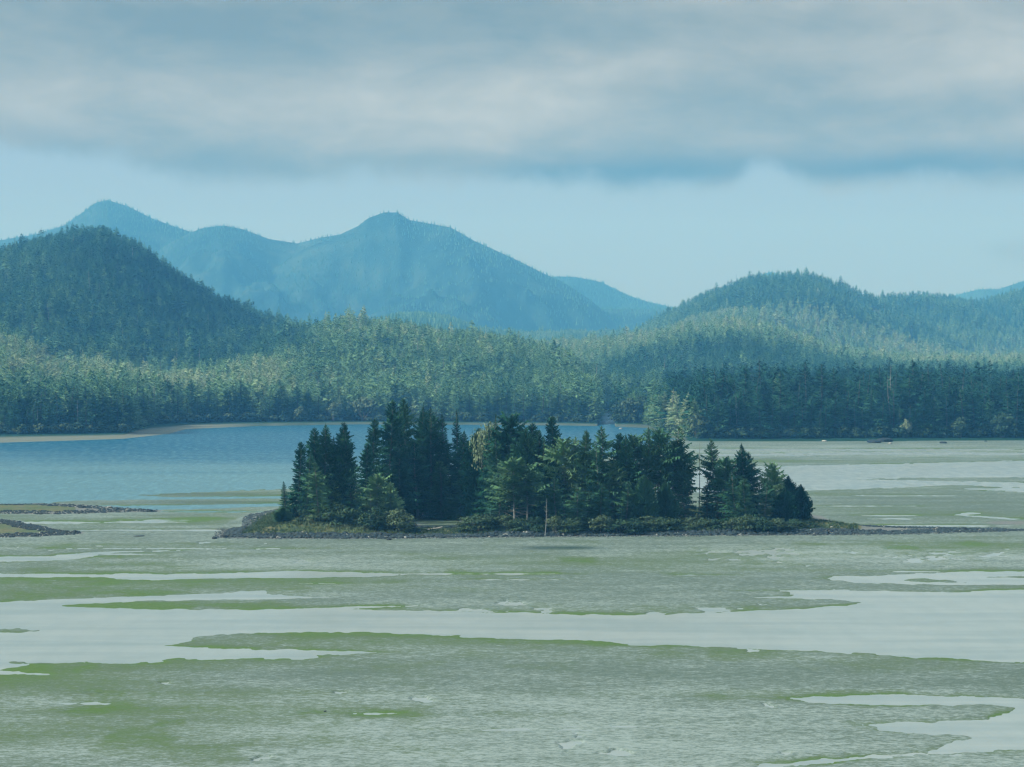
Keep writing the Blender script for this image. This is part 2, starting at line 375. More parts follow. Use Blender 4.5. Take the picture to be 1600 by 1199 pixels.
# far ranges
FAR = [
    (8600, [(-700, 420), (-300, 392), (-100, 380), (0, 373), (60, 363), (100, 350), (130, 329), (150, 314), (168, 310), (200, 320), (240, 340), (280, 354), (310, 364), (360, 390), (450, 430), (560, 480), (700, 540)], 2300, 900),
    (8200, [(200, 430), (260, 380), (300, 360), (320, 353), (350, 350), (380, 356), (420, 371), (465, 378), (500, 369), (540, 363), (600, 380), (700, 430), (800, 480)], 1900, 900),
    (7900, [(400, 440), (470, 388), (530, 364), (560, 350), (575, 338), (600, 329), (620, 329), (640, 341), (680, 348), (705, 353), (740, 373), (800, 400), (850, 425), (880, 438), (920, 464), (960, 497), (1000, 528), (1060, 570)], 1500, 900),
    (9900, [(760, 470), (830, 436), (870, 430), (900, 431), (940, 439), (980, 459), (1010, 469), (1045, 477), (1120, 500), (1170, 450), (1192, 426), (1204, 423), (1216, 427), (1240, 450), (1300, 490), (1440, 480), (1490, 460), (1530, 450), (1560, 450), (1600, 437), (1700, 400), (1900, 380), (2300, 420)], 1500, 500),
]
def farland(u, Y):
    X = gx(u, Y); zz = np.zeros_like(Y)
    rg = 1 - np.abs(2 * fbm(X / 620, Y / 900, 6, 9, 0.55) - 1)
    for (Yc, prof, wf, wb) in FAR:
        c = np.maximum(CAMH + (HOR - ipl(prof, u)) * Yc / FPX - 5, 0)
        s = (Y - Yc) / np.where(Y < Yc, wf, wb)
        bell = np.clip(1 - np.abs(s) ** 1.15, 0, 1)
        h = c * bell * (1 - 1.3 * (1 - rg) * sstep(np.abs(s), 0.03, 0.45))
        zz = np.maximum(zz, h)
    return zz - 2
us2 = np.concatenate([np.arange(-1500, -500, 25.0), np.arange(-500, 2101, 4.0), np.arange(2125, 3200, 25.0)]); Ys2 = np.concatenate([np.arange(6100, 9000, 28), np.arange(9000, 10450, 60)])
U2, Y2 = np.meshgrid(us2, Ys2); Z2 = farland(U2, Y2)
me = mesh_np('far_mountains', np.stack([gx(U2, Y2), Y2, Z2], -1).reshape(-1, 3), quads=grid_quads(len(Ys2), len(us2)), smooth=True)
link('far_mountains', me, hill_material('mountain_side', True), kind='structure')

# ------------------------------------------------------------------ tidal flat with its channels
WATER = {
 'sea': [(-3600, 585), (1045, 585), (1050, 690), (1000, 705), (850, 735), (700, 750), (560, 760), (430, 765), (300, 770), (215, 774), (260, 777), (430, 776), (560, 773), (560, 778), (430, 779), (230, 781), (120, 783), (72, 786), (100, 789), (200, 790.5), (330, 789), (430, 787), (450, 791), (300, 796), (180, 798), (120, 794), (60, 791), (0, 790), (-3600, 794)],
 'main': [(-3600, 944), (0, 941), (100, 936), (200, 933), (330, 928), (410, 923), (430, 930), (505, 934), (440, 936.5), (340, 937), (230, 939), (170, 943), (75, 946), (140, 950), (260, 952.5), (400, 953), (500, 950), (540, 948), (645, 947), (550, 951.5), (600, 954), (740, 956), (870, 959), (960, 961), (1100, 958), (1200, 953.5), (1260, 951), (1330, 945), (1344, 942), (1330, 939), (1290, 936.5), (1240, 935.5), (1185, 934), (1240, 932), (1225, 925), (1150, 923), (1290, 922), (1400, 924), (1490, 926), (1560, 923), (1650, 922), (5200, 919),
          (5200, 1070), (1600, 1036), (1500, 1031), (1400, 1026), (1280, 1018), (1150, 1013), (1000, 1008), (930, 1003), (870, 1000), (760, 997), (640, 990), (560, 988), (400, 989), (340, 992), (310, 994.5), (295, 1002), (262, 1009), (330, 1013), (440, 1015.5), (560, 1018), (588, 1020), (500, 1024), (470, 1030), (330, 1030), (262, 1029), (250, 1034), (200, 1037), (110, 1036), (20, 1035), (45, 1040), (5, 1047), (80, 1054), (0, 1055), (-3600, 1062)],
 'b': [(-3600, 893), (0, 896), (150, 897.5), (260, 897.5), (380, 895), (450, 892), (600, 896), (655, 898.5), (560, 902), (480, 903), (350, 903.5), (250, 906.5), (190, 905), (170, 902.5), (0, 902), (-3600, 903)],
 'c': [(-3600, 866), (0, 870), (80, 869), (140, 863), (175, 861), (300, 860), (175, 864.5), (150, 869), (120, 875), (60, 877), (0, 878), (-3600, 880)],
 'd': [(1297, 904), (1310, 901), (1400, 898), (1460, 896), (1500, 893), (1700, 893), (5200, 894), (5200, 912), (1560, 914), (1480, 914.5), (1420, 913), (1340, 910.5), (1305, 907)],
 'e': [(1232, 1092), (1290, 1089), (1340, 1086), (1420, 1084), (1510, 1087), (1600, 1092), (5200, 1110), (5200, 1190), (1600, 1172), (1560, 1172), (1500, 1174), (1400, 1181), (1330, 1188), (1260, 1194), (1150, 1206), (1200, 1196), (1330, 1184), (1420, 1178), (1480, 1168), (1525, 1153), (1500, 1147), (1440, 1147), (1390, 1144), (1350, 1132), (1420, 1128), (1490, 1128), (1540, 1124), (1580, 1112), (1585, 1106), (1540, 1103), (1400, 1102), (1340, 1103), (1290, 1100)],
 'f': [(1000, 733), (1150, 730), (1240, 728), (1400, 725), (1600, 720), (5200, 714), (5200, 745), (1600, 746), (1420, 747), (1340, 749.5), (1420, 751), (1500, 752), (1600, 754), (5200, 756), (5200, 770), (1600, 769), (1550, 767), (1500, 764), (1590, 762), (1500, 758.5), (1350, 764), (1260, 767), (1100, 770), (1000, 768)],
 'g': [(1488, 805.5), (1512, 801), (1534, 802), (1516, 805), (1592, 811), (1586, 813)],
}
def lens(cx, cy, hw, hh): return [(cx - hw, cy), (cx - hw * .5, cy - hh), (cx + hw * .4, cy - hh * .9), (cx + hw, cy), (cx + hw * .5, cy + hh), (cx - hw * .4, cy + hh)]
FILMS = [(60, 817, 110, 1.6), (340, 800, 110, .9), (230, 816, 70, 1.3), (300, 829, 190, 1.2), (250, 813, 60, .8), (300, 857.5, 250, .7), (700, 897, 200, 1), (1430, 893.5, 60, .7), (180, 866, 60, 1.5),
         (1300, 703, 330, 1.6), (1460, 709, 260, 2.0), (1180, 711, 150, 1.6), (1420, 775, 90, .8), (1300, 791, 130, .7), (1390, 806, 50, .9), (1400, 811, 40, .8), (1460, 822, 120, 1), (560, 957, 40, .6), (820, 906, 100, .6), (1100, 899, 40, .5), (100, 1100, 80, .8), (1010, 1135, 120, .7), (800, 1141, 160, .7), (560, 1115, 60, 1.4), (1580, 1150, 60, 1), (490, 912, 40, .8)]
ISLETS = [[(-3600, 981), (0, 982), (30, 983), (57, 985.5), (30, 988.5), (0, 989), (-3600, 991)],
          [(1392, 907.5), (1420, 905), (1450, 904), (1478, 907), (1505, 911), (1450, 910)],
          [(1540, 902), (1600, 901), (1700, 901), (1700, 903.5), (1600, 903)]]
LANDS = {   # rocky ground: outline, height
 'island': ([(345, 840), (420, 842), (560, 842), (700, 841), (850, 839), (1000, 838), (1150, 837), (1300, 836), (1400, 835), (1500, 832), (1590, 830), (1590, 828.5), (1450, 826), (1340, 824), (1290, 818), (1275, 808), (1200, 801), (850, 797), (560, 797), (430, 800), (400, 806), (380, 815), (355, 830)], 1.7),
 'spit_a': ([(-3600, 806), (0, 803), (60, 804), (120, 803), (180, 801), (240, 800), (243, 798), (180, 794), (110, 789), (60, 787.5), (0, 788.5), (-3600, 789)], 0.28),
 'spit_b': ([(-3600, 843), (0, 840), (60, 838.5), (118, 835), (120, 833), (80, 829), (50, 822), (15, 815), (0, 813), (-3600, 811)], 0.5),
}
COVE = [(640, 806), (738, 806), (735, 818), (714, 827), (660, 827), (634, 818)]
pxs = np.concatenate([np.arange(-3000, -60, 20.0), np.arange(-60, 1664, 4.0), np.arange(1664, 4700, 20.0)])
pys = np.concatenate([np.arange(655, 1230, 1.0), np.arange(1230, 1500, 6.0)])[::-1]
PX, PY = np.meshgrid(pxs, pys)
MY = gY(PY); MX = gx(PX, MY)
shp = PX.shape
sdw = np.full(MX.size, -1e6)
sds = {}
for k, pl in WATER.items():
    sds[k] = poly_sd(pl, MX, MY); sdw = np.maximum(sdw, sds[k])
for k, (a, b_, c_, d_) in enumerate(FILMS): sdw = np.maximum(sdw, poly_sd(lens(a, b_, c_, d_), MX, MY))
for pl in ISLETS: sdw = np.minimum(sdw, -poly_sd(pl, MX, MY))
sdw = sdw.reshape(shp)
n_a = fbm(MX / 3.0, MY / 4.0, 4, 21) - 0.5
n_b = fbm(MX / 26.0, MY / 34.0, 4, 31) - 0.5
n_f = fbm(MX / 0.9, MY / 1.6, 3, 27) - 0.5
edge_n = n_f * 1.6 + n_a * (1.6 + 0.004 * MY) * np.where(PY < 775, 3.2, 1.3) + n_b * 1.2
dm = -sdw + edge_n                          # + on mud
zm = np.where(dm > 0, 0.17 * (1 - np.exp(-np.maximum(dm, 0) / 2.2)), np.maximum(dm * 0.05, -0.6)) + n_a * 0.03 * sstep(dm, 0.3, 2)
POOLZ = 1
algae = 1.15 * np.exp(-np.clip(dm, 0, 99) / (1.1 + 0.0020 * MY)) * np.clip(2.6 * fbm(MX / 16, MY / 12, 4, 91) - .75, 0, 1.3) + .42 * sstep(fbm(MX / 9, MY / 12, 5, 95), .52, .72) * (PY > 845) + 2.3 * (fbm(MX / 85, MY / 38, 5, 41) - 0.50) + 0.22
GREEN = [(320, 811, 40, 2.6, 1.1), (150, 853, 330, 4, .5), (190, 871, 80, 3, .7), (60, 905, 230, 3, .5), (600, 989, 260, 5, .55), (980, 1006, 260, 5, .5), (300, 1042, 420, 9, .35), (120, 1065, 260, 14, .30), (700, 1165, 200, 10, .3), (250, 1110, 240, 9, .35), (950, 1120, 260, 9, .3), (500, 1085, 200, 6, .3), (1000, 1085, 230, 8, .4), (1240, 1082, 160, 6, .5), (1190, 1092, 90, 6, .5), (760, 958, 240, 8, .45), (1010, 951, 280, 8, .4), (250, 945, 200, 6, .5), (1160, 905, 300, 12, .2), (1330, 1137, 120, 10, .45), (1500, 1170, 120, 12, .4), (1130, 1143, 50, 5, .5), (1300, 1190, 200, 8, .3),
         (1450, 800, 250, 14, .25), (1300, 722, 260, 4, .5), (380, 800, 150, 5, .3), (200, 826, 220, 6, .25), (380, 772, 180, 5, .5), (300, 786, 240, 4, .5), (1500, 748, 200, 3, .6), (600, 870, 500, 6, .15), (700, 898, 300, 5, .3), (1300, 893, 300, 4, .4), (1420, 893, 160, 3, .4)]
for a, b_, c_, d_, k in GREEN:
    algae = algae + k * np.exp(-((PX - a) / c_) ** 2 - ((PY - b_) / d_) ** 2)
wet = 0.22 * sstep(PY, 1040, 1130) + 0.5 * np.exp(-((PX - 1350) / 350) ** 2 - ((PY - 868) / 16) ** 2) + 0.5 * np.exp(-((PX - 400) / 260) ** 2 - ((PY - 884) / 8) ** 2) + 0.6 * (fbm(MX / 60, MY / 30, 3, 51) - 0.5) \
      + 0.4 * np.exp(-((PX - 1300) / 500) ** 2 - ((PY - 706) / 9) ** 2) - 0.35 * np.exp(-((PY - 1055) / 22) ** 2) - 0.25 * np.exp(-((PX - 1450) / 300) ** 2 - ((PY - 800) / 30) ** 2)
pool = sstep(fbm(MX / 4.5, MY / 8, 4, 57) + 0.22 * wet + 0.5 * (fbm(MX / 70, MY / 50, 2, 58) - .5), 0.80, 0.83) * sstep(dm, 0.2, 1.5) * (PY > 845) * (PY < 1230)
zm = zm - pool * 0.24
weed = np.exp(-((PX - 875) / 62) ** 4 - ((PY - 857.5) / 3.2) ** 2) + 0.8 * np.exp(-((PX - 540) / 60) ** 2 - ((PY - 900.5) / 1.8) ** 2) + 0.5 * np.exp(-((PX - 310) / 130) ** 2 - ((PY - 773) / 3.0) ** 2) + 0.5 * np.exp(-((PX - 300) / 190) ** 2 - ((PY - 786) / 3) ** 2) + .5 * np.exp(-((PX - 220) / 22) ** 2 - ((PY - 837) / .8) ** 2)
rocky = np.zeros(shp); veg = np.zeros(shp); sd_land = {}
cove = poly_sd(COVE, MX, MY).reshape(shp)
for k, (pl, hh) in LANDS.items():
    sd = poly_sd(pl, MX, MY).reshape(shp) + n_a * 2.2
    if k == 'island': sd = np.minimum(sd, -cove + n_a)
    sd_land[k] = sd
    k1 = 1.0 if k == 'island' else 0.6
    h = hh * (0.45 * sstep(sd, 0, 3.2) + 0.55 * sstep(sd, 3, 14 * k1)) * (1 + 0.5 * n_b + 0.35 * n_a)
    if k == 'island':
        h = h * np.clip((PX - 325) / 120, .22, 1) * np.where(PX > 1290, np.clip(1 - (PX - 1290) / 160, 0.30, 1), 1) * (1 - .72 * np.exp(-((PX - 688) / 62) ** 4) * (PY > 812)) + 1.0 * sstep(sd, 2, 12) * np.exp(-((PX - 500) / 95) ** 2)
    zm = np.where(sd > 0, zm + h, zm)
    rocky = np.maximum(rocky, sstep(sd, -3.5, 0.0) * (1 - 0.35 * sstep(sd, 4, 8)))
    vin = sstep(sd, 1.6, 3.6) if k == 'island' else sstep(sd, 4.0, 7.0)
    if k == 'island': vin = vin * (PX < 1345)
    if k == 'spit_a': vin = vin * (PX < 120)
    veg = np.maximum(veg, vin)
    algae = np.where(sd > -3, algae * 0.3, algae); zm = np.where(sd > -2, np.maximum(zm, .08), zm)
rocky = np.maximum(rocky, 0.75 * np.exp(-((PX - 1590) / 60) ** 4 - ((PY - 818) / 4) ** 2))
rocky = np.maximum(rocky, 0.7 * np.exp(-((PX - 320) / 40) ** 4 - ((PY - 828) / 1.2) ** 2))
# strip of drier, paler silt at the foot of the right-hand grove
rocky *= 1 - .75 * ((PX > 340) & (PX < 430) & (PY < 828))
algae -= 0.4 * np.exp(-((PY - 696) / 4) ** 2)
far_drop = np.where(MY < waterline(PX) + 6, 0, -3.0)
zm = zm + far_drop
ground_verts = np.stack([MX, MY, zm], -1).reshape(-1, 3)
me = mesh_np('mudflat', ground_verts, quads=grid_quads(*shp), smooth=True)
for nm, a in (('algae', algae), ('rocky', rocky), ('veg', veg), ('weed', weed), ('wet', wet)): fattr(me, nm, a)
link('mudflat', me, mud_material(), kind='structure')
_zi = zm[::-1]
def ground_z(px, py):
    """height of the flat or the islet at a photo position on the z=0 plane"""
    fx = np.clip(np.interp(np.asarray(px, float), pxs, np.arange(len(pxs))), 0, len(pxs) - 1.001)
    pa = pys[::-1]; fy = np.clip(np.interp(py, pa, np.arange(len(pa))), 0, len(pa) - 1.001)
    ix = fx.astype(int); iy = fy.astype(int); tx = fx - ix; ty = fy - iy
    return (_zi[iy, ix] * (1 - tx) + _zi[iy, ix + 1] * tx) * (1 - ty) + (_zi[iy + 1, ix] * (1 - tx) + _zi[iy + 1, ix + 1] * tx) * ty

# water sheets at z = 0: open water and the shallow channels, sharing an edge
wy = np.concatenate([[40, 120, 180], CAMH * FPX / (np.arange(1199, 790, -12.0) - HOR), CAMH * FPX / (np.arange(788, 655, -3.0) - HOR), [1650, 1750, 1850, 1950, 2050, 2300, 2800, 3600, 5000, 8000, 10600]])
wu = np.array([-4000, -1500, -900, *np.arange(-500, 2101, 25), 2600, 4000, 6000.0])
WU, WY = np.meshgrid(wu, wy)
verts = np.stack([gx(WU, WY), WY, np.zeros_like(WU)], -1).reshape(-1, 3)
q = grid_quads(len(wy), len(wu))
qc = verts[q].mean(1); qpy = HOR + CAMH * FPX / np.maximum(qc[:, 1], 1); qpx = 800 + qc[:, 0] / qc[:, 1] * FPX
lim = np.interp(qpx, [430, 560, 850, 1000, 1060], [798, 785, 740, 712, 696])
is_sea = qpy < lim
for nm, sel, mt in (('sea', is_sea, water_material('open_water', True)), ('channel_water', ~is_sea, water_material('shallow_water', False))):
    qq = q[sel]; used, inv = np.unique(qq, return_inverse=True)
    link(nm, mesh_np(nm, verts[used], quads=inv.reshape(-1, 4)), mt, kind='structure')
# sea bed beneath everything
sb, ts, bs, _ = material('sea_bed'); bs.inputs['Base Color'].default_value = (0.05, 0.08, 0.08, 1)
nb = ts.noise(pos(ts), 0.02, 4); ts.put(bs.inputs['Base Color'], ts.mix(nb, (0.03, 0.06, 0.06, 1), (0.09, 0.11, 0.10, 1)))
me = mesh_np('sea_bed', [(-14000, -300, -4), (14000, -300, -4), (14000, 10700, -4), (-14000, 10700, -4)], quads=[(0, 1, 2, 3)])
link('sea_bed', me, sb, kind='structure')

# ------------------------------------------------------------------ trees
class Geo:
    def __init__(s): s.v = []; s.t = []
    def tri(s, a, b, c):
        i = len(s.v); s.v += [a, b, c]; s.t.append((i, i + 1, i + 2))
    def tube(s, pts, rad, n=5):
        base = len(s.v)
        for k, (p, r_) in enumerate(zip(pts, rad)):
            p = np.asarray(p, float)
            d = np.asarray(pts[min(k + 1, len(pts) - 1)], float) - np.asarray(pts[max(k - 1, 0)], float); d /= np.linalg.norm(d) + 1e-9
            a = np.cross(d, (0.3, 0.9, 0.1)); a /= np.linalg.norm(a) + 1e-9; b = np.cross(d, a)
            for j in range(n):
                th = 2 * math.pi * j / n; s.v.append(tuple(p + (a * math.cos(th) + b * math.sin(th)) * r_))
        for k in range(len(pts) - 1):
            for j in range(n):
                i0 = base + k * n + j; i1 = base + k * n + (j + 1) % n
                s.t += [(i0, i1, i1 + n), (i0, i1 + n, i0 + n)]
    def mesh(s, name, mat):
        me = mesh_np(name, np.array(s.v), tris=np.array(s.t)); me.materials.append(mat); return me

def conifer(seed, H=1.0, Rr=0.2, style='spruce', nb=120, seg=4, bf=0.05, ragged=0.35, stubs=0, tsides=6, droop=0.25, tw=0.34):
    """unit tree (height 1). Returns (trunk mesh, crown mesh)"""
    g = np.random.default_rng(seed); F = Geo(); T = Geo()
    lean = g.normal(0, 0.012, 2)
    def axis(z): return np.array([lean[0] * z * 3 + 0.006 * math.sin(7 * z + seed), lean[1] * z * 3 + 0.006 * math.cos(6 * z + seed), z])
    top = 1.0 if style != 'broken' else 0.93
    zs = np.linspace(-0.03, top * 0.99, 8); r0 = 0.0105
    T.tube([axis(z_) for z_ in zs], [r0 * (1 - max(z_, 0)) ** 0.8 + 0.0012 for z_ in zs], tsides)
    lump = g.uniform(0, 6.28, 6); la = g.uniform(0.5, 1.0, 6)
    if style == 'dead':
        for i in range(nb):
            z_ = g.uniform(0.25, 0.97); a = g.uniform(0, 6.28); L = Rr * (1.1 - z_) * g.uniform(0.4, 1.0)
            p0 = axis(z_); p1 = p0 + np.array([math.cos(a) * L, math.sin(a) * L, L * g.uniform(-0.1, 0.5)])
            T.tube([p0, p1], [0.004, 0.001], 3)
        return T, None
    for i in range(stubs):
        z_ = g.uniform(0.08, max(bf, 0.2) + 0.2); a = g.uniform(0, 6.28); L = Rr * g.uniform(0.3, 0.9)
        p0 = axis(z_); p1 = p0 + np.array([math.cos(a) * L, math.sin(a) * L, L * g.uniform(-0.25, 0.35)])
        T.tube([p0, p1], [0.0028, 0.0008], 3)
    az = g.uniform(0, 6.28)
    for i in range(nb):
        t = ((i + g.uniform(0, 1)) / nb)
        t = t ** 0.92
        z0 = bf + (1 - bf) * t * 0.985
        az += 2.39996 + g.normal(0, 0.35)
        if style in ('spruce', 'stout', 'broken'): pr = (1 - t) ** 0.55 * (0.85 + 0.15 * math.sin(9 * t + seed)) + 0.07
        elif style == 'narrow': pr = (1 - t) ** 0.75 + 0.05
        elif style == 'broad': pr = (1 - t ** 2.4) ** 0.9 * (0.72 + 0.28 * min(1, t * 4)) + 0.03
        elif style == 'crownhigh': pr = (math.sin(math.pi * min(1, 0.18 + 0.80 * t)) ** 0.7) + 0.04
        else: pr = (1 - t) ** 0.6
        k = sum(la[j] * max(0, math.cos(az - lump[j] + j * t * 5)) * (1 if abs(t - j / 6) < 0.22 else 0) for j in range(6))
        L = Rr * pr * g.uniform(1 - ragged, 1.08) * (0.86 + 0.22 * min(k, 1.2))
        if ragged > 0.5 and g.random() < 0.22: continue
        pitch = (0.75 * (t ** 1.3) - 0.12) + g.normal(0, 0.13)
        d = np.array([math.cos(az), math.sin(az), 0.0]); sdv = np.array([-d[1], d[0], 0.0])
        p0 = axis(z0)
        sp_ = []
        for s_ in range(seg + 1):
            f = s_ / seg
            h_ = math.sin(pitch) * f * L - droop * L * (f ** 1.5) * (1 - t * 0.8) + 0.16 * L * max(0, f - 0.6)
            sp_.append(p0 + d * (math.cos(pitch) * f * L) + np.array([0, 0, h_]))
        T.tube([sp_[0], sp_[seg // 2 + (seg > 1)] if seg > 1 else sp_[1]], [0.0032, 0.0012], 3) if seg >= 4 and i % 2 == 0 else None
        wl = tw * L + 0.004
        for s_ in range(0 if (seg <= 4 or i % 2) else 1, seg + 1):
            f = s_ / seg; p = sp_[s_]; nx_ = sp_[min(s_ + 1, seg)]
            fwd = (nx_ - p) if s_ < seg else (p - sp_[s_ - 1])
            wd = wl * (1.05 - 0.75 * abs(f - 0.45) * 1.6) * g.uniform(0.65, 1.25)
            for sg in (-1, 1):
                tip = p + sdv * sg * wd + d * wd * g.uniform(0.3, 0.9) + np.array([0, 0, -wd * g.uniform(0.05, 0.75)])
                b0 = p - fwd * g.uniform(0.3, 0.55); b1 = p + fwd * g.uniform(0.35, 0.6)
                F.tri(tuple(b0), tuple(b1 + np.array([0, 0, wd * 0.12])), tuple(tip))
            if seg >= 3:
                w2 = wd * g.uniform(0.4, 0.9)
                F.tri(tuple(p - fwd * 0.45), tuple(p + fwd * 0.45), tuple(p + d * w2 * 0.4 + sdv * g.normal(0, w2 * 0.4) + np.array([0, 0, -w2])))
        e = sp_[-1]; F.tri(tuple(e - sdv * wl * 0.2), tuple(e + sdv * wl * 0.2), tuple(e + d * wl * 0.7 + np.array([0, 0, wl * 0.12])))
    # leader
    a0 = axis(0.955); 
    for j in range(3):
        th = j * 2.1; q_ = np.array([math.cos(th), math.sin(th), 0]) * 0.007
        F.tri(tuple(a0 + q_), tuple(a0 - q_), tuple(axis(1.0 + 0.012)))
    return T, F

def cone_tree(seed, tiers=5, n=5, Rr=0.17):
    g = np.random.default_rng(seed); F = Geo()
    for k in range(tiers):
        z1 = 0.08 + 0.92 * (k + 1.25) / (tiers + .25); z0 = 0.05 + 0.92 * k / tiers; rr = Rr * (1 - k / (tiers + 0.4)) ** 0.8
        a0 = g.uniform(0, 6.28); prev = None; ring = []
        for j in range(n):
            a = a0 + 6.283 * j / n + g.normal(0, 0.15); r_ = rr * g.uniform(0.6, 1.2)
            ring.append((math.cos(a) * r_, math.sin(a) * r_, z0 + g.uniform(-0.04, 0.03)))
        for j in range(n):
            F.tri(ring[j], ring[(j + 1) % n], (g.normal(0, .004), g.normal(0, .004), min(z1, 1.0)))
    return F

def leafy(seed, lobes=9, leaves=420, flat=1.0, ls=0.05, trunkish=True, low=0.0):
    """unit broadleaf tree or bush: height 1, radius about 0.5"""
    g = np.random.default_rng(seed); F = Geo(); T = Geo()
    cs = []
    for i in range(lobes):
        a = g.uniform(0, 6.28); r_ = 0.34 * math.sqrt(g.random()); h_ = low + (1 - low) * g.uniform(0.22, 0.82) * (1 - 0.5 * r_)
        cs.append((np.array([math.cos(a) * r_, math.sin(a) * r_, h_ * flat]), g.uniform(0.13, 0.24)))
    cs.append((np.array([0, 0, 0.8 * flat]), 0.18))
    for c, rr in cs:
        st_ = np.array([g.normal(0, 0.03), g.normal(0, 0.03), -0.02])
        T.tube([st_, st_ * 0.5 + c * 0.5 + np.array([0, 0, -0.05]), c], [0.016, 0.010, 0.003], 4)
    per = leaves // len(cs)
    for c, rr in cs:
        for i in range(per):
            v = g.normal(0, 1, 3); v /= np.linalg.norm(v); v[2] = abs(v[2]) if g.random() < 0.6 else v[2]
            p = c + v * rr * g.uniform(0.55, 1.1) * np.array([1.1, 1.1, 0.85])
            if p[2] < 0.01: p[2] = 0.02
            n_ = v + g.normal(0, 0.5, 3); n_ /= np.linalg.norm(n_)
            a = np.cross(n_, g.normal(0, 1, 3)); a /= np.linalg.norm(a) + 1e-9; b = np.cross(n_, a); s_ = ls * g.uniform(0.6, 1.3)
            F.tri(tuple(p - a * s_), tuple(p + b * s_ * 0.9), tuple(p + a * s_ * 0.9)); F.tri(tuple(p - a * s_), tuple(p + a * s_), tuple(p - b * s_))
    return T, F

PROTO = {}
def reg(key, TF):
    T, F = TF
    PROTO[key] = (T.mesh('trunk', M_BARK), F.mesh('crown', M_NEEDLE) if F is not None else None)
# islet trees (detailed)
for i in range(3): reg(f'spruce{i}', conifer(100 + i, Rr=0.225, nb=270, seg=6, bf=0.04, ragged=0.42, droop=0.22, stubs=8, tw=0.36))
for i in range(3): reg(f'broad{i}', conifer(110 + i, Rr=0.215, style='broad', nb=270, seg=6, bf=0.05, ragged=0.45, droop=0.15, stubs=8, tw=0.36))
for i in range(2): reg(f'narrow{i}', conifer(120 + i, Rr=0.135, style='narrow', nb=230, seg=5, bf=0.06, ragged=0.4, droop=0.3, stubs=6, tw=0.4))
for i in range(3): reg(f'high{i}', conifer(130 + i, Rr=0.24, style='crownhigh', nb=170, seg=6, bf=0.42, ragged=0.55, droop=0.05, stubs=34, tw=0.34))
for i in range(3): reg(f'sparse{i}', conifer(140 + i, Rr=0.24, style='spruce', nb=190, seg=6, bf=0.14, ragged=0.62, droop=0.12, stubs=22, tw=0.36))
for i in range(2): reg(f'cypress{i}', conifer(150 + i, Rr=0.24, style='broad', nb=330, seg=5, bf=0.02, ragged=0.25, droop=-0.45, tw=0.34))
reg('dead0', conifer(160, Rr=0.12, style='dead', nb=16)); reg('dead1', conifer(161, Rr=0.2, style='dead', nb=46)); reg('pole', conifer(162, Rr=0.03, style='dead', nb=10))
# shore trees (medium)
for i in range(3): reg(f'ms{i}', conifer(200 + i, Rr=0.20, nb=115, seg=4, bf=0.03, ragged=0.4, tw=0.5))
for i in range(2): reg(f'mn{i}', conifer(210 + i, Rr=0.14, style='narrow', nb=105, seg=4, bf=0.03, ragged=0.4, tw=0.55))
for i in range(2): reg(f'mb{i}', conifer(220 + i, Rr=0.20, style='broad', nb=120, seg=4, bf=0.04, ragged=0.42, tw=0.48))
for i in range(2): reg(f'mp{i}', conifer(230 + i, Rr=0.18, nb=90, seg=4, bf=0.12, ragged=0.55, tw=0.48, stubs=14))
def reg_leaf(key, TF):  # stem + foliage
    T, F = TF; PROTO[key] = (T.mesh('stem', M_BARK), F.mesh('foliage', M_LEAF))
for i in range(3): reg_leaf(f'bush{i}', leafy(300 + i, 16, 2200, 0.95, 0.028))
reg_leaf('bleached', leafy(333, 15, 3400, 1.0, 0.017, low=0.35))
for i in range(2): reg_leaf(f'alder{i}', leafy(310 + i, 12, 1000, 1.0, 0.042, low=0.2))
for i in range(2): reg_leaf(f'smallbush{i}', leafy(320 + i, 7, 260, 0.95, 0.075))

def place(key, name, label, cat, X, Y, z, h, wd=1.0, tint=0.3, pale=0.3, group=None, leafy_=False, rot=None):
    tm, cm = PROTO[key]
    e = bpy.data.objects.new(name, None); COL.objects.link(e); e.empty_display_size = 0.5
    e.location = (X, Y, z); e.scale = (h * wd, h * wd, h); e.rotation_euler = (0, 0, rng.uniform(0, 6.28) if rot is None else rot)
    e['label'] = label; e['category'] = cat
    if group: e['group'] = group
    a = bpy.data.objects.new('stem' if leafy_ else 'trunk', tm); COL.objects.link(a); a.parent = e; a['pale'] = float(pale)
    if cm is not None:
        b = bpy.data.objects.new('foliage' if leafy_ else 'crown', cm); COL.objects.link(b); b.parent = e; b['tint'] = float(tint)
    return e
def at(px, py_base):
    """ground position seen at that photo point, allowing for the ground's own height"""
    z = float(ground_z(px, py_base))
    for _ in range(3):
        Y = gY(py_base, z); pz = HOR + CAMH * FPX / Y
        z = float(ground_z(px, pz))
    return gx(px, gY(py_base, z)), gY(py_base, z), z
def tree_at(key, px, top, base, tint, label, wd=1.0, pale=0.3, name='spruce_tree', cat='tree', group='trees on the wooded islet', leafy_=False):
    X, Y, z = at(px, base)
    h = (CAMH - (top - HOR) * Y / FPX) - z
    return place(key, name, label, cat, X, Y, z - 0.15, h + 0.15, wd, tint, pale, group, leafy_)

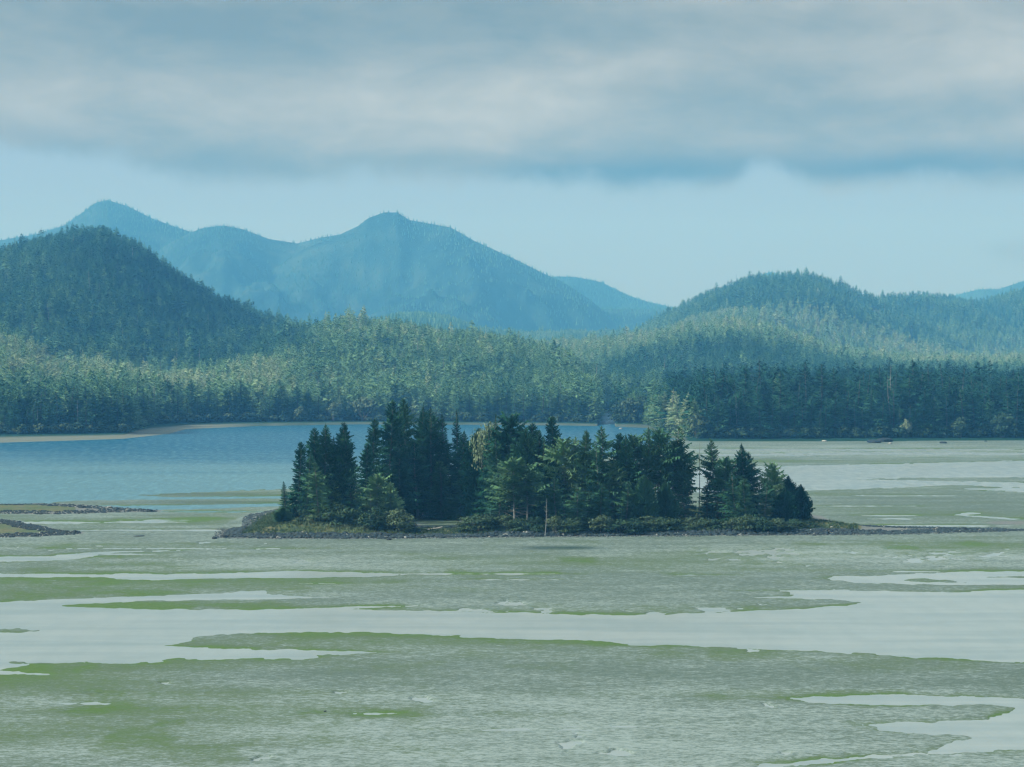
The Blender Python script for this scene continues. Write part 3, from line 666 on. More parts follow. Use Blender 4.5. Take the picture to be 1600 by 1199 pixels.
ISLE = [
 # key, px, top, base, tint, label, width, pale
 ('narrow0', 447, 752, 812, .10, 'short dark fir at the far left edge of the islet, above the green bush', 1.5, .2),
 ('spruce0', 466, 690, 810, .14, 'leftmost tall dark spruce of the islet, thin and leaning outward', .80, .3),
 ('sparse0', 478, 706, 812, .20, 'open dark spruce just inside the leftmost tall one', .9, .3),
 ('spruce1', 494, 668, 810, .16, 'dark spruce at the left shoulder of the left-hand tree clump', .85, .3),
 ('broad0', 508, 662, 811, .18, 'taller left peak of the twin-topped left-hand clump', .85, .3),
 ('spruce2', 527, 660, 812, .14, 'right peak of the twin-topped left-hand clump, branches pointing up', .95, .3),
 ('broad1', 540, 672, 812, .14, 'full dark spruce closing the left-hand clump beside the water gap', .80, .3),
 ('sparse1', 500, 722, 818, .34, 'dull green spruce low in front of the left-hand clump', 1.1, .5),
 ('broad2', 520, 741, 828, .52, 'olive-tipped young tree in front of the left-hand clump', 1.35, .5),
 ('sparse2', 552, 752, 828, .50, 'olive layered tree over the rocky left point', 1.3, .6),
 ('high0', 592, 742, 829, .56, 'olive flat-topped tree with bare pale trunks by the left cove', 1.25, .9),
 ('broad0', 611, 752, 830, .52, 'rounded olive tree with layered branches, right of the pale bare trunk', 1.2, .6),
 ('sparse0', 575, 757, 826, .42, 'dusty green tree between the two olive trees', 1.2, .7),
 ('narrow1', 486, 785, 826, .36, 'small pointed tree low on the rocky left point', 1.9, .4),
 ('spruce1', 571, 692, 806, .10, 'dark spruce on the left flank of the tallest block', .85, .2),
 ('spruce0', 584, 655, 806, .10, 'dark spruce left of the tallest block, tips spreading over the gap', .85, .2),
 ('spruce2', 605, 624, 806, .10, 'tallest dark spruce, pointed, first peak of the central block', .80, .2),
 ('sparse2', 622, 640, 808, .14, 'dark spruce between the first two peaks of the tallest block', .85, .2),
 ('spruce1', 641, 622, 806, .30, 'greener spruce with a bushy round tip, second peak of the tallest block', .70, .3),
 ('broad1', 660, 634, 807, .12, 'broad dark spruce with a flat shoulder, third peak of the tallest block', .80, .3),
 ('broad2', 681, 636, 808, .16, 'wide spruce with pale layered branches in the middle of the tallest block', .95, .6),
 ('narrow0', 699, 645, 807, .10, 'narrow dark fir on the right shoulder of the tallest block', 1.1, .2),
 ('narrow1', 714, 640, 807, .14, 'slim pointed fir standing free right of the tallest block', .9, .2),
 ('broad0', 726, 672, 809, .12, 'dark round fir behind the small cove, right of the slim pointed one', .9, .3),
 ('sparse1', 652, 690, 810, .20, 'dark spruce with grey layered boughs low in front of the tallest block', 1.2, .6),
 ('broad1', 625, 700, 812, .16, 'dark spruce behind the olive tree at the cove', 1.1, .4),
 ('spruce0', 690, 720, 811, .22, 'spreading low spruce at the back of the small cove', 1.4, .5),
 ('spruce2', 718, 735, 812, .22, 'low dark spruce overhanging the cove from the right', 1.4, .5),
 ('cypress0', 744, 668, 812, .12, 'dense dark cedar left of the pale feathery crown', .75, .2),
 ('bleached', 768, 654, 810, .66, 'pale feathery bleached crown rising behind the dark cedars', .42, .5),
 ('narrow0', 762, 668, 814, .12, 'dark pointed cedar in front of the pale feathery crown', 1.25, .2),
 ('narrow1', 772, 645, 811, .10, 'thin dark spire just right of the pale feathery crown', .8, .3),
 ('broad2', 782, 684, 815, .18, 'dark green fir with a long pale trunk, right of the pale crown', .85, .9),
 ('high2', 797, 648, 813, .16, 'flat-topped windswept dark spruce in the middle of the islet', .85, .6),
 ('cypress1', 812, 668, 815, .20, 'dense mid-green fir right of the flat-topped spruce', .8, .3),
 ('spruce1', 826, 660, 812, .14, 'dark green pointed fir in the middle of the islet behind others', .9, .3),
 ('broad0', 843, 670, 814, .18, 'dark green round-topped fir left of the dark lookout spruce', .85, .3),
 ('spruce0', 866, 650, 812, .06, 'dark lookout spruce with tiered crown rising against the strait', .80, .2),
 ('cypress0', 858, 705, 818, .12, 'dark dense fir under the lookout spruce', .9, .2),
 ('high0', 806, 716, 833, .50, 'olive round-crowned tree on several bare grey trunks at the front shore', 1.3, .8),
 ('high1', 824, 726, 833, .44, 'smaller olive crown beside it with one straight bare trunk', 1.15, .8),
 ('sparse2', 778, 738, 830, .28, 'dull green open fir left of the bare grey trunks', 1.2, .5),
 ('high2', 882, 686, 828, .58, 'straw-tinged spruce with bare grey limbs, right of centre', 1.0, .9),
 ('sparse0', 895, 682, 826, .50, 'olive-brown ragged spruce beside the straw-tinged one', .95, .8),
 ('spruce2', 907, 672, 818, .34, 'blue-green pointed spruce rising over the olive-brown ragged ones', .85, .5),
 ('high0', 922, 706, 829, .48, 'brownish spruce with a leaning crown, right of the straw-tinged pair', 1.0, .8),
 ('sparse1', 870, 745, 833, .26, 'grey-limbed spruce spreading over the front shore right of the snag', 1.4, .8),
 ('sparse2', 902, 755, 834, .24, 'dark spruce with grey layered boughs at the front shore, right of centre', 1.4, .7),
 ('spruce1', 935, 760, 834, .24, 'dense dark spruce skirted to the ground at the front shore', 1.5, .5),
 ('sparse0', 947, 666, 820, .34, 'open-topped spruce with tips spread wide against the strait', 1.05, .5),
 ('spruce0', 963, 676, 822, .14, 'dark spruce right behind the open-topped one', .9, .3),
 ('high2', 957, 722, 830, .46, 'olive spruce with a white bare stem between darker trees', 1.0, 1.),
 ('broad1', 978, 678, 821, .20, 'dark rounded spruce left of the ragged brown crowns', .85, .3),
 ('high1', 993, 680, 824, .40, 'ragged brownish crown on two long pale stems', .9, 1.),
 ('sparse1', 1010, 668, 822, .34, 'tall ragged spruce with sky-lit gaps near the right of the main stand', .85, .8),
 ('high0', 1028, 672, 823, .30, 'tall spruce whose lower half is bare grey trunk', .85, .9),
 ('sparse2', 1047, 666, 822, .24, 'tall open spruce, next to last at the right end of the main stand', .90, .6),
 ('high2', 1060, 690, 823, .22, 'drooping dark spruce at the right end of the main stand', .95, .5),
 ('sparse0', 1072, 722, 824, .16, 'low dark ragged spruce stepping down to the gap', 1.1, .4),
 ('cypress1', 1006, 740, 832, .30, 'yellow-green dense cedar low in front of the main stand', 1.0, .3),
 ('cypress0', 1040, 752, 831, .24, 'mid-green dense cedar low in front, right of the yellow-green one', 1.0, .3),
 ('sparse1', 978, 752, 833, .30, 'brown-tipped layered spruce at the front shore right of the white stem', 1.3, .6),
 ('sparse2', 1104, 748, 822, .12, 'small dark ragged spruce beside the thin bare pole', 1.0, .3),
 ('sparse0', 1122, 685, 826, .36, 'first tall spruce right of the gap, olive tip and open crown', .90, .6),
 ('high1', 1130, 716, 824, .22, 'dark spruce with grey stem close behind the first one right of the gap', .9, .7),
 ('broad2', 1164, 692, 826, .10, 'dark full spruce, tallest of the right-hand clump', .80, .3),
 ('sparse1', 1178, 706, 826, .26, 'spruce with drooping right side next to the tallest of the right-hand clump', .95, .5),
 ('sparse2', 1150, 735, 830, .22, 'dark spruce with grey boughs low between the two tall right-hand ones', 1.3, .6),
 ('spruce0', 1166, 748, 831, .24, 'layered spruce with a thin pale stem at the front of the right-hand clump', 1.3, .8),
 ('high2', 1206, 724, 826, .50, 'thin-topped pale green spruce in the right-hand clump', .85, .6),
 ('sparse0', 1194, 752, 829, .26, 'grey-green bushy spruce below the thin-topped one', 1.2, .6),
 ('sparse1', 1216, 738, 826, .38, 'small open spire just left of the dark cedars', .9, .5),
 ('cypress1', 1234, 742, 825, .04, 'dense black-green cedar, taller of the pair at the right end', .95, .2),
 ('cypress0', 1252, 756, 825, .06, 'dense black-green cedar, outermost at the right end', .95, .2),
 ('cypress1', 1222, 762, 828, .08, 'shorter dark cedar in front of the pair at the right end', 1.2, .2),
 ('cypress0', 440, 792, 818, .42, 'small bright green conifer bush on the left point', 2.2, .2),
]
for (key, px, top, base, tint, lab, wd, pale) in ISLE:
    wd = wd * (1.16 if key[:4] not in ('cypr', 'narr', 'blea') else 1.12); tint += .15
    nm = 'cedar_tree' if 'cedar' in lab else ('fir_tree' if ' fir' in lab else ('dead_tree' if 'bleached' in lab else 'spruce_tree'))
    tree_at(key, px, top, base, tint, lab, wd, pale, nm, leafy_=key == 'bleached')
for (key, px, top, base, tint, lab, wd, pale) in [
    ('narrow1', 486, 700, 811, .24, 'slim dark fir filling the left half of the left-hand clump', 1.0, .3),
    ('narrow0', 518, 682, 811, .22, 'slim fir between the twin peaks of the left-hand clump', 1.1, .3),
    ('narrow0', 632, 655, 809, .26, 'slim green fir between the second and third peaks of the tallest block', 1.2, .3),
    ('narrow1', 671, 652, 809, .30, 'slim fir right of the third peak of the tallest block', 1.2, .3),
    ('narrow1', 737, 690, 812, .30, 'slim dark fir left of the dense cedar', 1.3, .3),
    ('narrow0', 852, 682, 816, .34, 'slim green fir just left of the lookout spruce', 1.2, .4),
    ('sparse2', 936, 690, 822, .46, 'ragged olive spruce left of the open-topped one', .9, .7),
    ('sparse1', 985, 700, 826, .48, 'ragged olive spruce in front of the brownish crown', .9, .8),
    ('narrow1', 1036, 690, 825, .36, 'slim fir in front of the half-bare tall spruce', 1.2, .4),
    ('sparse0', 1142, 712, 826, .42, 'olive ragged spruce between the two tall right-hand ones', .9, .6)]:
    tree_at(key, px, top, base, tint, lab, wd, pale, 'fir_tree' if ' fir' in lab else 'spruce_tree')
tree_at('dead1', 852, 778, 838, .3, 'short broken white snag at the front shore, centre of the islet', 1.0, 1.0, 'dead_tree')
tree_at('pole', 1092, 688, 824, .3, 'thin bare grey pole of a dead tree standing in the gap', .55, .85, 'dead_tree')
tree_at('dead0', 581, 768, 832, .3, 'thin bleached dead trunk in front of the olive tree by the cove', .8, .95, 'dead_tree')

# bushes on the islet
BUSH = [(474, 792, 830), (500, 788, 833), (528, 782, 834), (588, 786, 836), (622, 790, 836), (470, 808, 824), (498, 806, 828), (530, 806, 832), (556, 812, 834), (584, 808, 834), (610, 806, 834), (632, 812, 833), (648, 818, 832), (420, 818, 826),
        (600, 792, 808), (640, 795, 808), (575, 796, 812), (680, 794, 808), (712, 800, 810), (728, 806, 830), (748, 800, 832), (770, 796, 833), (792, 800, 834), (815, 806, 835), (838, 804, 835), (868, 802, 836), (892, 806, 836), (915, 802, 835), (940, 800, 836), (968, 808, 836), (990, 806, 835),
        (1012, 802, 834), (1036, 804, 834), (1058, 806, 833), (1080, 804, 832), (1100, 806, 832), (1122, 808, 833), (1145, 806, 833), (1168, 800, 834), (1192, 804, 834), (1216, 806, 834), (1240, 808, 832), (1262, 812, 831), (1284, 818, 830), (1302, 822, 830),
        (760, 812, 834), (1070, 814, 834), (1092, 812, 828), (720, 818, 833), (450, 812, 824)]
BL = {0: 'low dark green bush', 1: 'rounded olive bush', 2: 'grey-green leafy bush'}
spots_ = ['tall, on the front edge of the left point', 'tall, below the small pointed tree', 'tall, in front of the olive-tipped young tree', 'tall, in front of the bleached trunk', 'tall, at the front corner by the cove', 'at the back of the rocky left point', 'on the rocky left point', 'under the left-hand clump', 'below the olive trees', 'beside the bleached dead trunk', 'below the rounded olive tree', 'left of the small cove', 'drooping at the left edge of the small cove', 'on the bare tip of the left point',
          'behind the cove under the first peak', 'behind the cove under the second peak', 'between the left-hand clump and the tall block', 'at the inner rim of the small cove', 'at the inner right corner of the cove', 'at the right edge of the cove', 'right of the cove below the pale crown', 'under the thin dark spire', 'left of the bare grey trunks', 'under the bare grey trunks', 'just left of the white snag', 'just right of the white snag', 'under the straw-tinged spruce', 'under the brownish leaning spruce', 'left of the white bare stem', 'right of the white bare stem', 'below the ragged brown crown',
          'below the yellow-green cedar', 'between the two low cedars', 'right of the low mid-green cedar', 'left of the bare pole', 'right of the bare pole', 'under the first tall spruce right of the gap', 'left of the pale-stemmed layered spruce', 'under the tallest right-hand spruce', 'under the thin-topped spruce', 'left of the black-green cedars', 'below the taller black-green cedar', 'below the outermost black-green cedar', 'where the trees end at the right', 'last before the stony spit on the right',
          'small, in front of the thin dark spire', 'small, in front of the bare pole', 'behind the bare pole', 'overhanging the driftwood log', 'small, beside the bright green conifer bush']
for i, (px, top, base) in enumerate(BUSH):
    k = i % 3
    tint = (0.22, 0.58, 0.42)[k] + rng.uniform(-.08, .08)
    X, Y, z = at(px, base); h = max((CAMH - (top - HOR) * Y / FPX) - z, 1.2)
    place(f'bush{i % 3}', 'bush', f'{BL[k]} {spots_[i]}', 'bush', X, Y, z - .1, h, rng.uniform(1.5, 2.1) if h < 5 else 1.3, tint, .4, 'bushes along the foot of the islet', True)

# far-shore trees, one by one
def shore_tree(key, px, Y, h, tint, label, name='conifer_tree', wd=1.0, pale=.4, group=None, leafy_=False):
    X = gx(px, Y); z = float(land(np.array([float(px)]), np.array([float(Y)]))[0])
    return place(key, name, label, 'tree', X, Y, z - .3, h, wd, tint, pale, group, leafy_)
MK = ['ms0', 'ms1', 'ms2', 'mn0', 'mn1', 'mb0', 'mb1', 'mp0', 'mp1']
g2 = np.random.default_rng(77)
ORD = ['first', 'second', 'third', 'fourth', 'fifth', 'sixth', 'seventh', 'eighth', 'ninth', 'tenth']
MARK_L = [(0, 'the photo edge'), (60, 'the pale thin snag'), (120, 'the bare grey snag'), (207, 'the beach bend'), (470, 'the pale leafy tree'), (520, 'the blossoming tree'), (568, 'the yellow-green leafy tree'), (725, 'the slim islet fir'), (866, 'the lookout spruce'), (928, 'the inlet mouth')]
MARK_R = [(1100, 'the golden clump'), (1152, 'the white bare trunk'), (1205, 'the golden-topped conifer'), (1288, 'the white shore rock'), (1380, 'the dark rock ledge'), (1416, 'the whitish leafy tree'), (1500, 'the light bushy tree'), (1565, 'the grey-green bushy tree')]
def shore_row(u0, u1, step, dmin, dmax, hlo, hhi, tlo, thi, label, group, keys=MK, wd=1.0, marks=MARK_L):
    us_ = []; u = u0
    while u < u1: us_.append(u); u += step * g2.uniform(0.7, 1.3)
    cnt = {}
    for u in us_:
        Yt = float(treeline(np.array([u]))[0]) + g2.uniform(dmin, dmax)
        tt = g2.uniform(tlo, thi)
        k = min(range(len(marks)), key=lambda j: abs(marks[j][0] - u)); sd = 'right' if u >= marks[k][0] else 'left'
        rank = sum(1 for v in us_ if (marks[k][0] <= v < u if sd == 'right' else u < v < marks[k][0]))
        if u < 0 or u > 1600: lab = label + ', just outside the frame'
        else: lab = f'{label}, {ORD[min(rank, 9)]} {sd} of {marks[k][1]}'
        shore_tree(keys[g2.integers(len(keys))], u, Yt, g2.uniform(hlo, hhi), tt, lab, group=group, wd=wd * g2.uniform(1.15, 1.85), pale=g2.uniform(.0, .25))
shore_row(5, 200, 15, 2, 12, 17, 26, .24, .42, 'dark shaded conifer on the waterline', 'dark front trees of the far left shore')
shore_row(7, 200, 14, 16, 36, 24, 31, .30, .50, 'taller conifer in the second row', 'second row of the far left shore')
shore_row(212, 570, 15, 2, 14, 18, 27, .36, .66, 'conifer right above the pale beach', 'front trees above the pale beach')
shore_row(215, 570, 17, 18, 42, 24, 32, .38, .66, 'taller conifer behind the beach trees', 'second row above the pale beach')
shore_row(720, 915, 15, 2, 14, 17, 26, .38, .66, 'conifer at the edge of the far point', 'front trees of the point left of the inlet')
shore_row(1105, 1597, 13, 1, 9, 16, 29, .14, .40, 'dark conifer at the grove foot', 'front trees of the right-hand grove', marks=MARK_R)
shore_row(1105, 1597, 14, 14, 34, 26, 37, .06, .32, 'taller dark conifer in the second grove row', 'second row of the right-hand grove', marks=MARK_R)
shore_row(1120, 1597, 22, 50, 85, 30, 43, .05, .26, 'dark treetop topping the grove', 'tall back trees of the right-hand grove', marks=MARK_R)
for (px, dY, h, tint, lab, key, wd) in [
    (120, 4, 20, .5, 'bare grey snag in front of the shaded trees of the far left shore', 'dead1', .6),
    (60, 6, 16, .5, 'pale thin snag near the left edge of the far left shore', 'dead0', .8),
    (145, 5, 15, .5, 'second grey snag close right of the taller one on the far left shore', 'dead1', .6),
    (1152, 4, 24, .5, 'white bare trunk with a few high branches, left part of the right-hand grove', 'dead1', .6),
    (1388, 60, 40, .5, 'grey dead top sticking out over the middle of the right-hand grove', 'dead1', .6)]:
    shore_tree(key, px, float(treeline(np.array([float(px)]))[0]) + dY, h, tint, lab, 'dead_tree', wd, .95)
for (px, dY, h, tint, lab, key, wd) in [
    (972, 8, 17, .34, 'rounded dark green tree at the tip of the little peninsula', 'alder0', 1.0),
    (986, 4, 18, .62, 'light green leafy tree next to the peninsula tip', 'alder1', .9),
    (1003, 10, 20, .50, 'mid-green leafy tree on the little peninsula', 'alder0', .9),
    (520, 0, 14, .9, 'pale blossoming tree on the far shore left of the islet tops', 'alder1', .9),
    (470, 0, 12, .8, 'pale leafy tree low on the far shore, above the pale beach', 'alder0', .9),
    (568, 0, 18, .78, 'light yellow-green leafy tree on the far shore behind the tallest spruce', 'alder1', 1.1),
    (1416, 0, 11, 1.0, 'small whitish leafy tree at the foot of the right-hand grove', 'alder0', .7),
    (1090, 2, 14, .72, 'light green leafy tree at the left foot of the right-hand grove', 'alder1', 1.0),
    (1500, 1, 12, .55, 'light bushy tree at the foot of the right-hand grove near its right side', 'alder0', 1.2),
    (1565, 1, 14, .5, 'grey-green bushy tree low in the far right of the grove', 'alder1', 1.2)]:
    shore_tree(key, px, float(treeline(np.array([float(px)]))[0]) + dY, h, tint - .12, lab, 'leafy_tree', wd, .25, leafy_=True)
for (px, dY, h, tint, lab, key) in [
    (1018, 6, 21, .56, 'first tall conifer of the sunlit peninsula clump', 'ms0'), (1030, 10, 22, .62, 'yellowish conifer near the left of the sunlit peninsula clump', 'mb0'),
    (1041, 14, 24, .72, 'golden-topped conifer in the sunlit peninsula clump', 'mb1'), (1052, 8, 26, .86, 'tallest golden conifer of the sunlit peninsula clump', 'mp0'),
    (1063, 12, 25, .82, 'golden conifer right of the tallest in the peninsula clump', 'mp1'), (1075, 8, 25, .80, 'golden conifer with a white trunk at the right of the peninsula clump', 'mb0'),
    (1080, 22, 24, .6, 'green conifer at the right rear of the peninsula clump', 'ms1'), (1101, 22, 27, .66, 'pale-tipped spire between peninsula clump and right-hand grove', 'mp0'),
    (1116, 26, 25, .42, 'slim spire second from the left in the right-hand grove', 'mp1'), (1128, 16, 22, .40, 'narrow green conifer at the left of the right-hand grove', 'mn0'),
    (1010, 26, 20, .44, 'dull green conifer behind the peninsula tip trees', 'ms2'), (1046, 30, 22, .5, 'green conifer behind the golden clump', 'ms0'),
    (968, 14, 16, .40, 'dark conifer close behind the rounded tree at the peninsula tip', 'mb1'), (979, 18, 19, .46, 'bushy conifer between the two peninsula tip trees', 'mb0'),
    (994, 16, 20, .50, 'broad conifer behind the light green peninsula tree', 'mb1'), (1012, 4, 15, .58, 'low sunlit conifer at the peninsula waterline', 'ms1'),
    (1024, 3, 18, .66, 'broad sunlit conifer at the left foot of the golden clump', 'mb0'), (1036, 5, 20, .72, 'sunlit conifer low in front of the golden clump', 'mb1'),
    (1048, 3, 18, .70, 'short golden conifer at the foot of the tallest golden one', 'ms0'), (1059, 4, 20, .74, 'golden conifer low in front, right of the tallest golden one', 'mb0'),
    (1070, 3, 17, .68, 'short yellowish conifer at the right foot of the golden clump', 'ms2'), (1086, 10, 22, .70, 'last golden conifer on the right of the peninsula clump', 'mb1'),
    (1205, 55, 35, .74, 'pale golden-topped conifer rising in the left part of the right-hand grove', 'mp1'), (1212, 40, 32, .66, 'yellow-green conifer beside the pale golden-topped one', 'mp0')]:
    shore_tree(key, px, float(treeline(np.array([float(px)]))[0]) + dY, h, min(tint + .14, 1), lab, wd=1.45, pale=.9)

# ------------------------------------------------------------------ masses: instanced on points
def scatter(name, P, scl, tint, idx, protos, pale=None, rot=None, **props):
    n = len(P); me = mesh_np(name, P)
    def vec(nm, a):
        at_ = me.attributes.new(nm, 'FLOAT_VECTOR', 'POINT'); at_.data.foreach_set('vector', np.asarray(a, np.float32).ravel())
    vec('scl', scl)
    if rot is None: rot = np.stack([np.zeros(n), np.zeros(n), rng.uniform(0, 6.28, n)], -1)
    vec('rot', rot); fattr(me, 'tint', tint); fattr(me, 'pale', pale if pale is not None else np.full(n, .4))
    a = me.attributes.new('idx', 'INT', 'POINT'); a.data.foreach_set('value', np.asarray(idx, np.int32))
    pc = bpy.data.collections.new(name + '_kinds')
    for k, pm in enumerate(protos):
        po = bpy.data.objects.new(f'{name}_kind_{k:02d}', pm); pc.objects.link(po)
    ng = bpy.data.node_groups.new(name, 'GeometryNodeTree')
    ng.interface.new_socket('Geometry', in_out='INPUT', socket_type='NodeSocketGeometry'); ng.interface.new_socket('Geometry', in_out='OUTPUT', socket_type='NodeSocketGeometry')
    N = ng.nodes; L = ng.links
    gi, go = N.new('NodeGroupInput'), N.new('NodeGroupOutput'); ip = N.new('GeometryNodeInstanceOnPoints'); ci = N.new('GeometryNodeCollectionInfo')
    ci.inputs['Collection'].default_value = pc; ci.inputs['Separate Children'].default_value = True; ci.inputs['Reset Children'].default_value = True
    def na(nm, ty):
        q_ = N.new('GeometryNodeInputNamedAttribute'); q_.data_type = ty; q_.inputs['Name'].default_value = nm
        return next(o_ for o_ in q_.outputs if o_.enabled and o_.name == 'Attribute')
    L.new(gi.outputs[0], ip.inputs['Points']); L.new(ci.outputs[0], ip.inputs['Instance']); ip.inputs['Pick Instance'].default_value = True
    L.new(na('idx', 'INT'), ip.inputs['Instance Index']); L.new(na('rot', 'FLOAT_VECTOR'), ip.inputs['Rotation']); L.new(na('scl', 'FLOAT_VECTOR'), ip.inputs['Scale'])
    L.new(ip.outputs[0], go.inputs[0])
    o = link(name, me, **props); md = o.modifiers.new('scatter', 'NODES'); md.node_group = ng
    return o
def merged(T, F, name):
    """trunk and crown of a small far tree as one two-material mesh"""
    v = list(T.v) + list(F.v); nt = len(T.t); off = len(T.v)
    t = list(T.t) + [(a + off, b + off, c + off) for a, b, c in F.t]
    me = mesh_np(name, np.array(v), tris=np.array(t)); me.materials.append(M_BARK); me.materials.append(M_NEEDLE)
    mi = np.ones(len(t), np.int32); mi[:nt] = 0; me.polygons.foreach_set('material_index', mi); return me
MID = []
for i, (sty, rr, nb_, bf_, rag) in enumerate([('spruce', .21, 62, .05, .4), ('spruce', .19, 58, .08, .45), ('narrow', .16, 56, .06, .4), ('broad', .18, 62, .1, .45), ('spruce', .21, 52, .12, .55), ('narrow', .15, 54, .1, .5)]):
    T, F = conifer(400 + i, Rr=rr, style=sty, nb=nb_, seg=2, bf=bf_, ragged=rag, tw=.75, tsides=3); T = Geo(); T.tri((0, 0, 0), (.01, 0, 0), (0, 0, .9)); MID.append(merged(T, F, 'forest_tree'))
T, F = conifer(420, Rr=.12, style='dead', nb=14); F = Geo(); F.tri((0, 0, .97), (.01, 0, .97), (0, 0, 1.0)); MID.append(merged(T, F, 'forest_snag'))
LOWT = [cone_tree(500 + i, 5, 5, .19).mesh('far_tree', M_NEEDLE) for i in range(4)]

def forest_points(u0, u1, Y0, Y1, spacing_fn, fn_ok):
    """jittered rows in depth, columns across, spacing growing with distance"""
    out = []
    Y = Y0
    while Y < Y1:
        s = spacing_fn(Y); n = max(2, int((u1 - u0) / (s / Y * FPX)))
        u = np.linspace(u0, u1, n) + rng.uniform(-.5, .5, n) * (u1 - u0) / n; yy = Y + rng.uniform(-.5, .5, n) * s
        ok = fn_ok(u, yy); out.append(np.stack([u[ok], yy[ok]], -1)); Y += s
    return np.concatenate(out)
def tint_near(u, Y, z):
    """forest tint: random patches, plus painted sunlit shore crowns and cloud-shaded left hill"""
    X = gx(u, Y); py = HOR - (z + 20 - CAMH) / Y * FPX
    n = fbm(X / 120, Y / 160, 3, 61) - .5
    t = .42 + .5 * n
    uw = u + 60 * (fbm(X / 150, Y / 200, 3, 66) - .5)
    t = .44 + .5 * n
    def bl(t, k, v): return t * (1 - k) + v * k
    t = bl(t, sstep(Y, 2500, 2850) * (Y < 4200), .86 + .4 * n)
    t = bl(t, (Y > 4000) * 1.0, .50 + .4 * n + .30 * sstep(py, 480, 550))
    t = bl(t, sstep(Y, 1850, 2150) * (1 - sstep(uw, 400, 520)) * (Y < 4000), .33 + .40 * n + .12 * sstep(150 - u, 0, 200))
    t = bl(t, (1 - sstep(uw, 430, 540)) * (1 - sstep(Y, 1850, 2100)), .54 + .32 * sstep(Y, 1330, 1650) + .3 * n)
    t = bl(t, sstep(uw, 450, 540) * (1 - sstep(uw, 880, 980)) * (Y < 3000), .68 + .5 * n + .12 * sstep(Y, 1750, 2300) - .24 * np.exp(-((u - 790) / 75) ** 2 - ((py - 585) / 28) ** 2) - .18 * np.exp(-((u - 420) / 40) ** 2 - ((py - 545) / 24) ** 2))
    t = np.where((u > 1040) & (Y < 2200), .12 + .2 * n, t)
    return t
def scatter_forest(name, u0, u1, Y0, Y1, sp_fn, hlo, hhi, dmin, label, cat='forest', back=True):
    def ok(u, Y):
        k = (Y > treeline(u) + dmin) & (land(u, Y) > 0.6)
        k &= (in_rise_front(u, Y) | (Y < treeline(u) + 260) | ((u > 915) & (u < 1095) & (Y > 1930) & (Y < 2600)))
        return k & ((bare_at(u, Y) < 0.40) | (rng.random(u.shape) < .25))
    q_ = forest_points(u0, u1, Y0, Y1, sp_fn, ok)
    u, Y = q_[:, 0], q_[:, 1]; z = land(u, Y); n = len(u)
    tint = tint_near(u, Y, z) + rng.normal(0, .115, n)
    h = rng.uniform(hlo, hhi, n) * (0.9 + .25 * (fbm(gx(u, Y) / 40, Y / 40, 2, 71) - .5) * 2)
    h = np.where(rng.random(n) < .07, h * 1.25, h)
    wd = h * rng.uniform(1.0, 1.5, n)
    idx = rng.choice(7, n, p=[.2, .2, .17, .15, .14, .115, .025])
    return scatter(name, np.stack([gx(u, Y), Y, z - .6], -1), np.stack([wd, wd, h], -1), np.clip(tint, .02, 1), idx, MID, pale=rng.uniform(.3, 1., n), kind='stuff', label=label, category=cat)
scatter_forest('shore_forest', -330, 1930, 1090, 2520, lambda Y: 6.0 + (Y - 1100) * .0022, 17, 31, 12, 'dense conifer forest behind the front trees of the far shores')
scatter_forest('left_hill_forest', -330, 720, 2520, 3200, lambda Y: 9.5, 22, 33, 12, 'dark conifer forest covering the high left hill')
scatter_forest('right_hill_forest', 760, 1930, 2520, 6200, lambda Y: 9.5 + (Y - 2500) * .0018, 21, 33, 12, 'hazy conifer forest covering the rounded hills on the right')
def ok_small(u, Y): return in_rise_front(u, Y)
q_ = forest_points(540, 900, 4300, 5350, lambda Y: 10, ok_small); u, Y = q_[:, 0], q_[:, 1]; z = land(u, Y); n = len(u); h = rng.uniform(17, 25, n)
scatter('small_hill_forest', np.stack([gx(u, Y), Y, z - .6], -1), np.stack([h, h, h], -1), .5 + rng.normal(0, .1, n), rng.integers(0, 4, n), LOWT, kind='stuff', label='hazy forest on the small knoll below the far mountains', category='forest')
def ok_far(u, Y):
    k = np.zeros(u.shape, bool)
    for (Yc, prof, wf, wb) in FAR:
        k |= (Y < Yc + 60) & (Y > Yc - wf * .95)
    return k & (farland(u, Y) > 25) & ~((Y > 8700) & (Y < 9500))
q_ = forest_points(-240, 1840, 6500, 9960, lambda Y: 19, ok_far); u, Y = q_[:, 0], q_[:, 1]
dens = fbm(gx(u, Y) / 300, Y / 500, 4, 81); keep = (rng.random(len(u)) < sstep(dens, .30, .55) * .85 + .15) ; u, Y = u[keep], Y[keep]
z = farland(u, Y); n = len(u); h = rng.uniform(10, 15, n)
scatter('mountain_forest', np.stack([gx(u, Y), Y, z - 1], -1), np.stack([h * 1.2, h * 1.2, h], -1), .30 + .5 * (fbm(gx(u, Y) / 500, Y / 700, 4, 82) - .5) + rng.normal(0, .07, n), rng.integers(0, 4, n), LOWT, kind='stuff', label='distant blue forest on the slopes of the far mountains', category='forest')
print('FOREST', n)

# undergrowth at the tree lines
def rowbush(name, u0, u1, n_, dlo, dhi, tint, label):
    u = rng.uniform(u0, u1, n_); Y = treeline(u) + rng.uniform(dlo, dhi, n_); z = land(u, Y); s_ = np.exp(rng.uniform(math.log(2.2), math.log(8), n_))
    scatter(name, np.stack([gx(u, Y), Y, z - .3], -1), np.stack([s_ * 1.2, s_ * 1.2, s_], -1), tint + rng.normal(0, .13, n_), rng.integers(0, 2, n_), [PROTO['smallbush0'][1], PROTO['smallbush1'][1]], kind='stuff', label=label, category='undergrowth')
rowbush('shore_undergrowth', -200, 925, 520, -3, 9, .42, 'leafy undergrowth along the far left shore')
rowbush('grove_undergrowth', 962, 1800, 420, -2, 8, .25, 'leafy undergrowth at the foot of the right-hand grove')

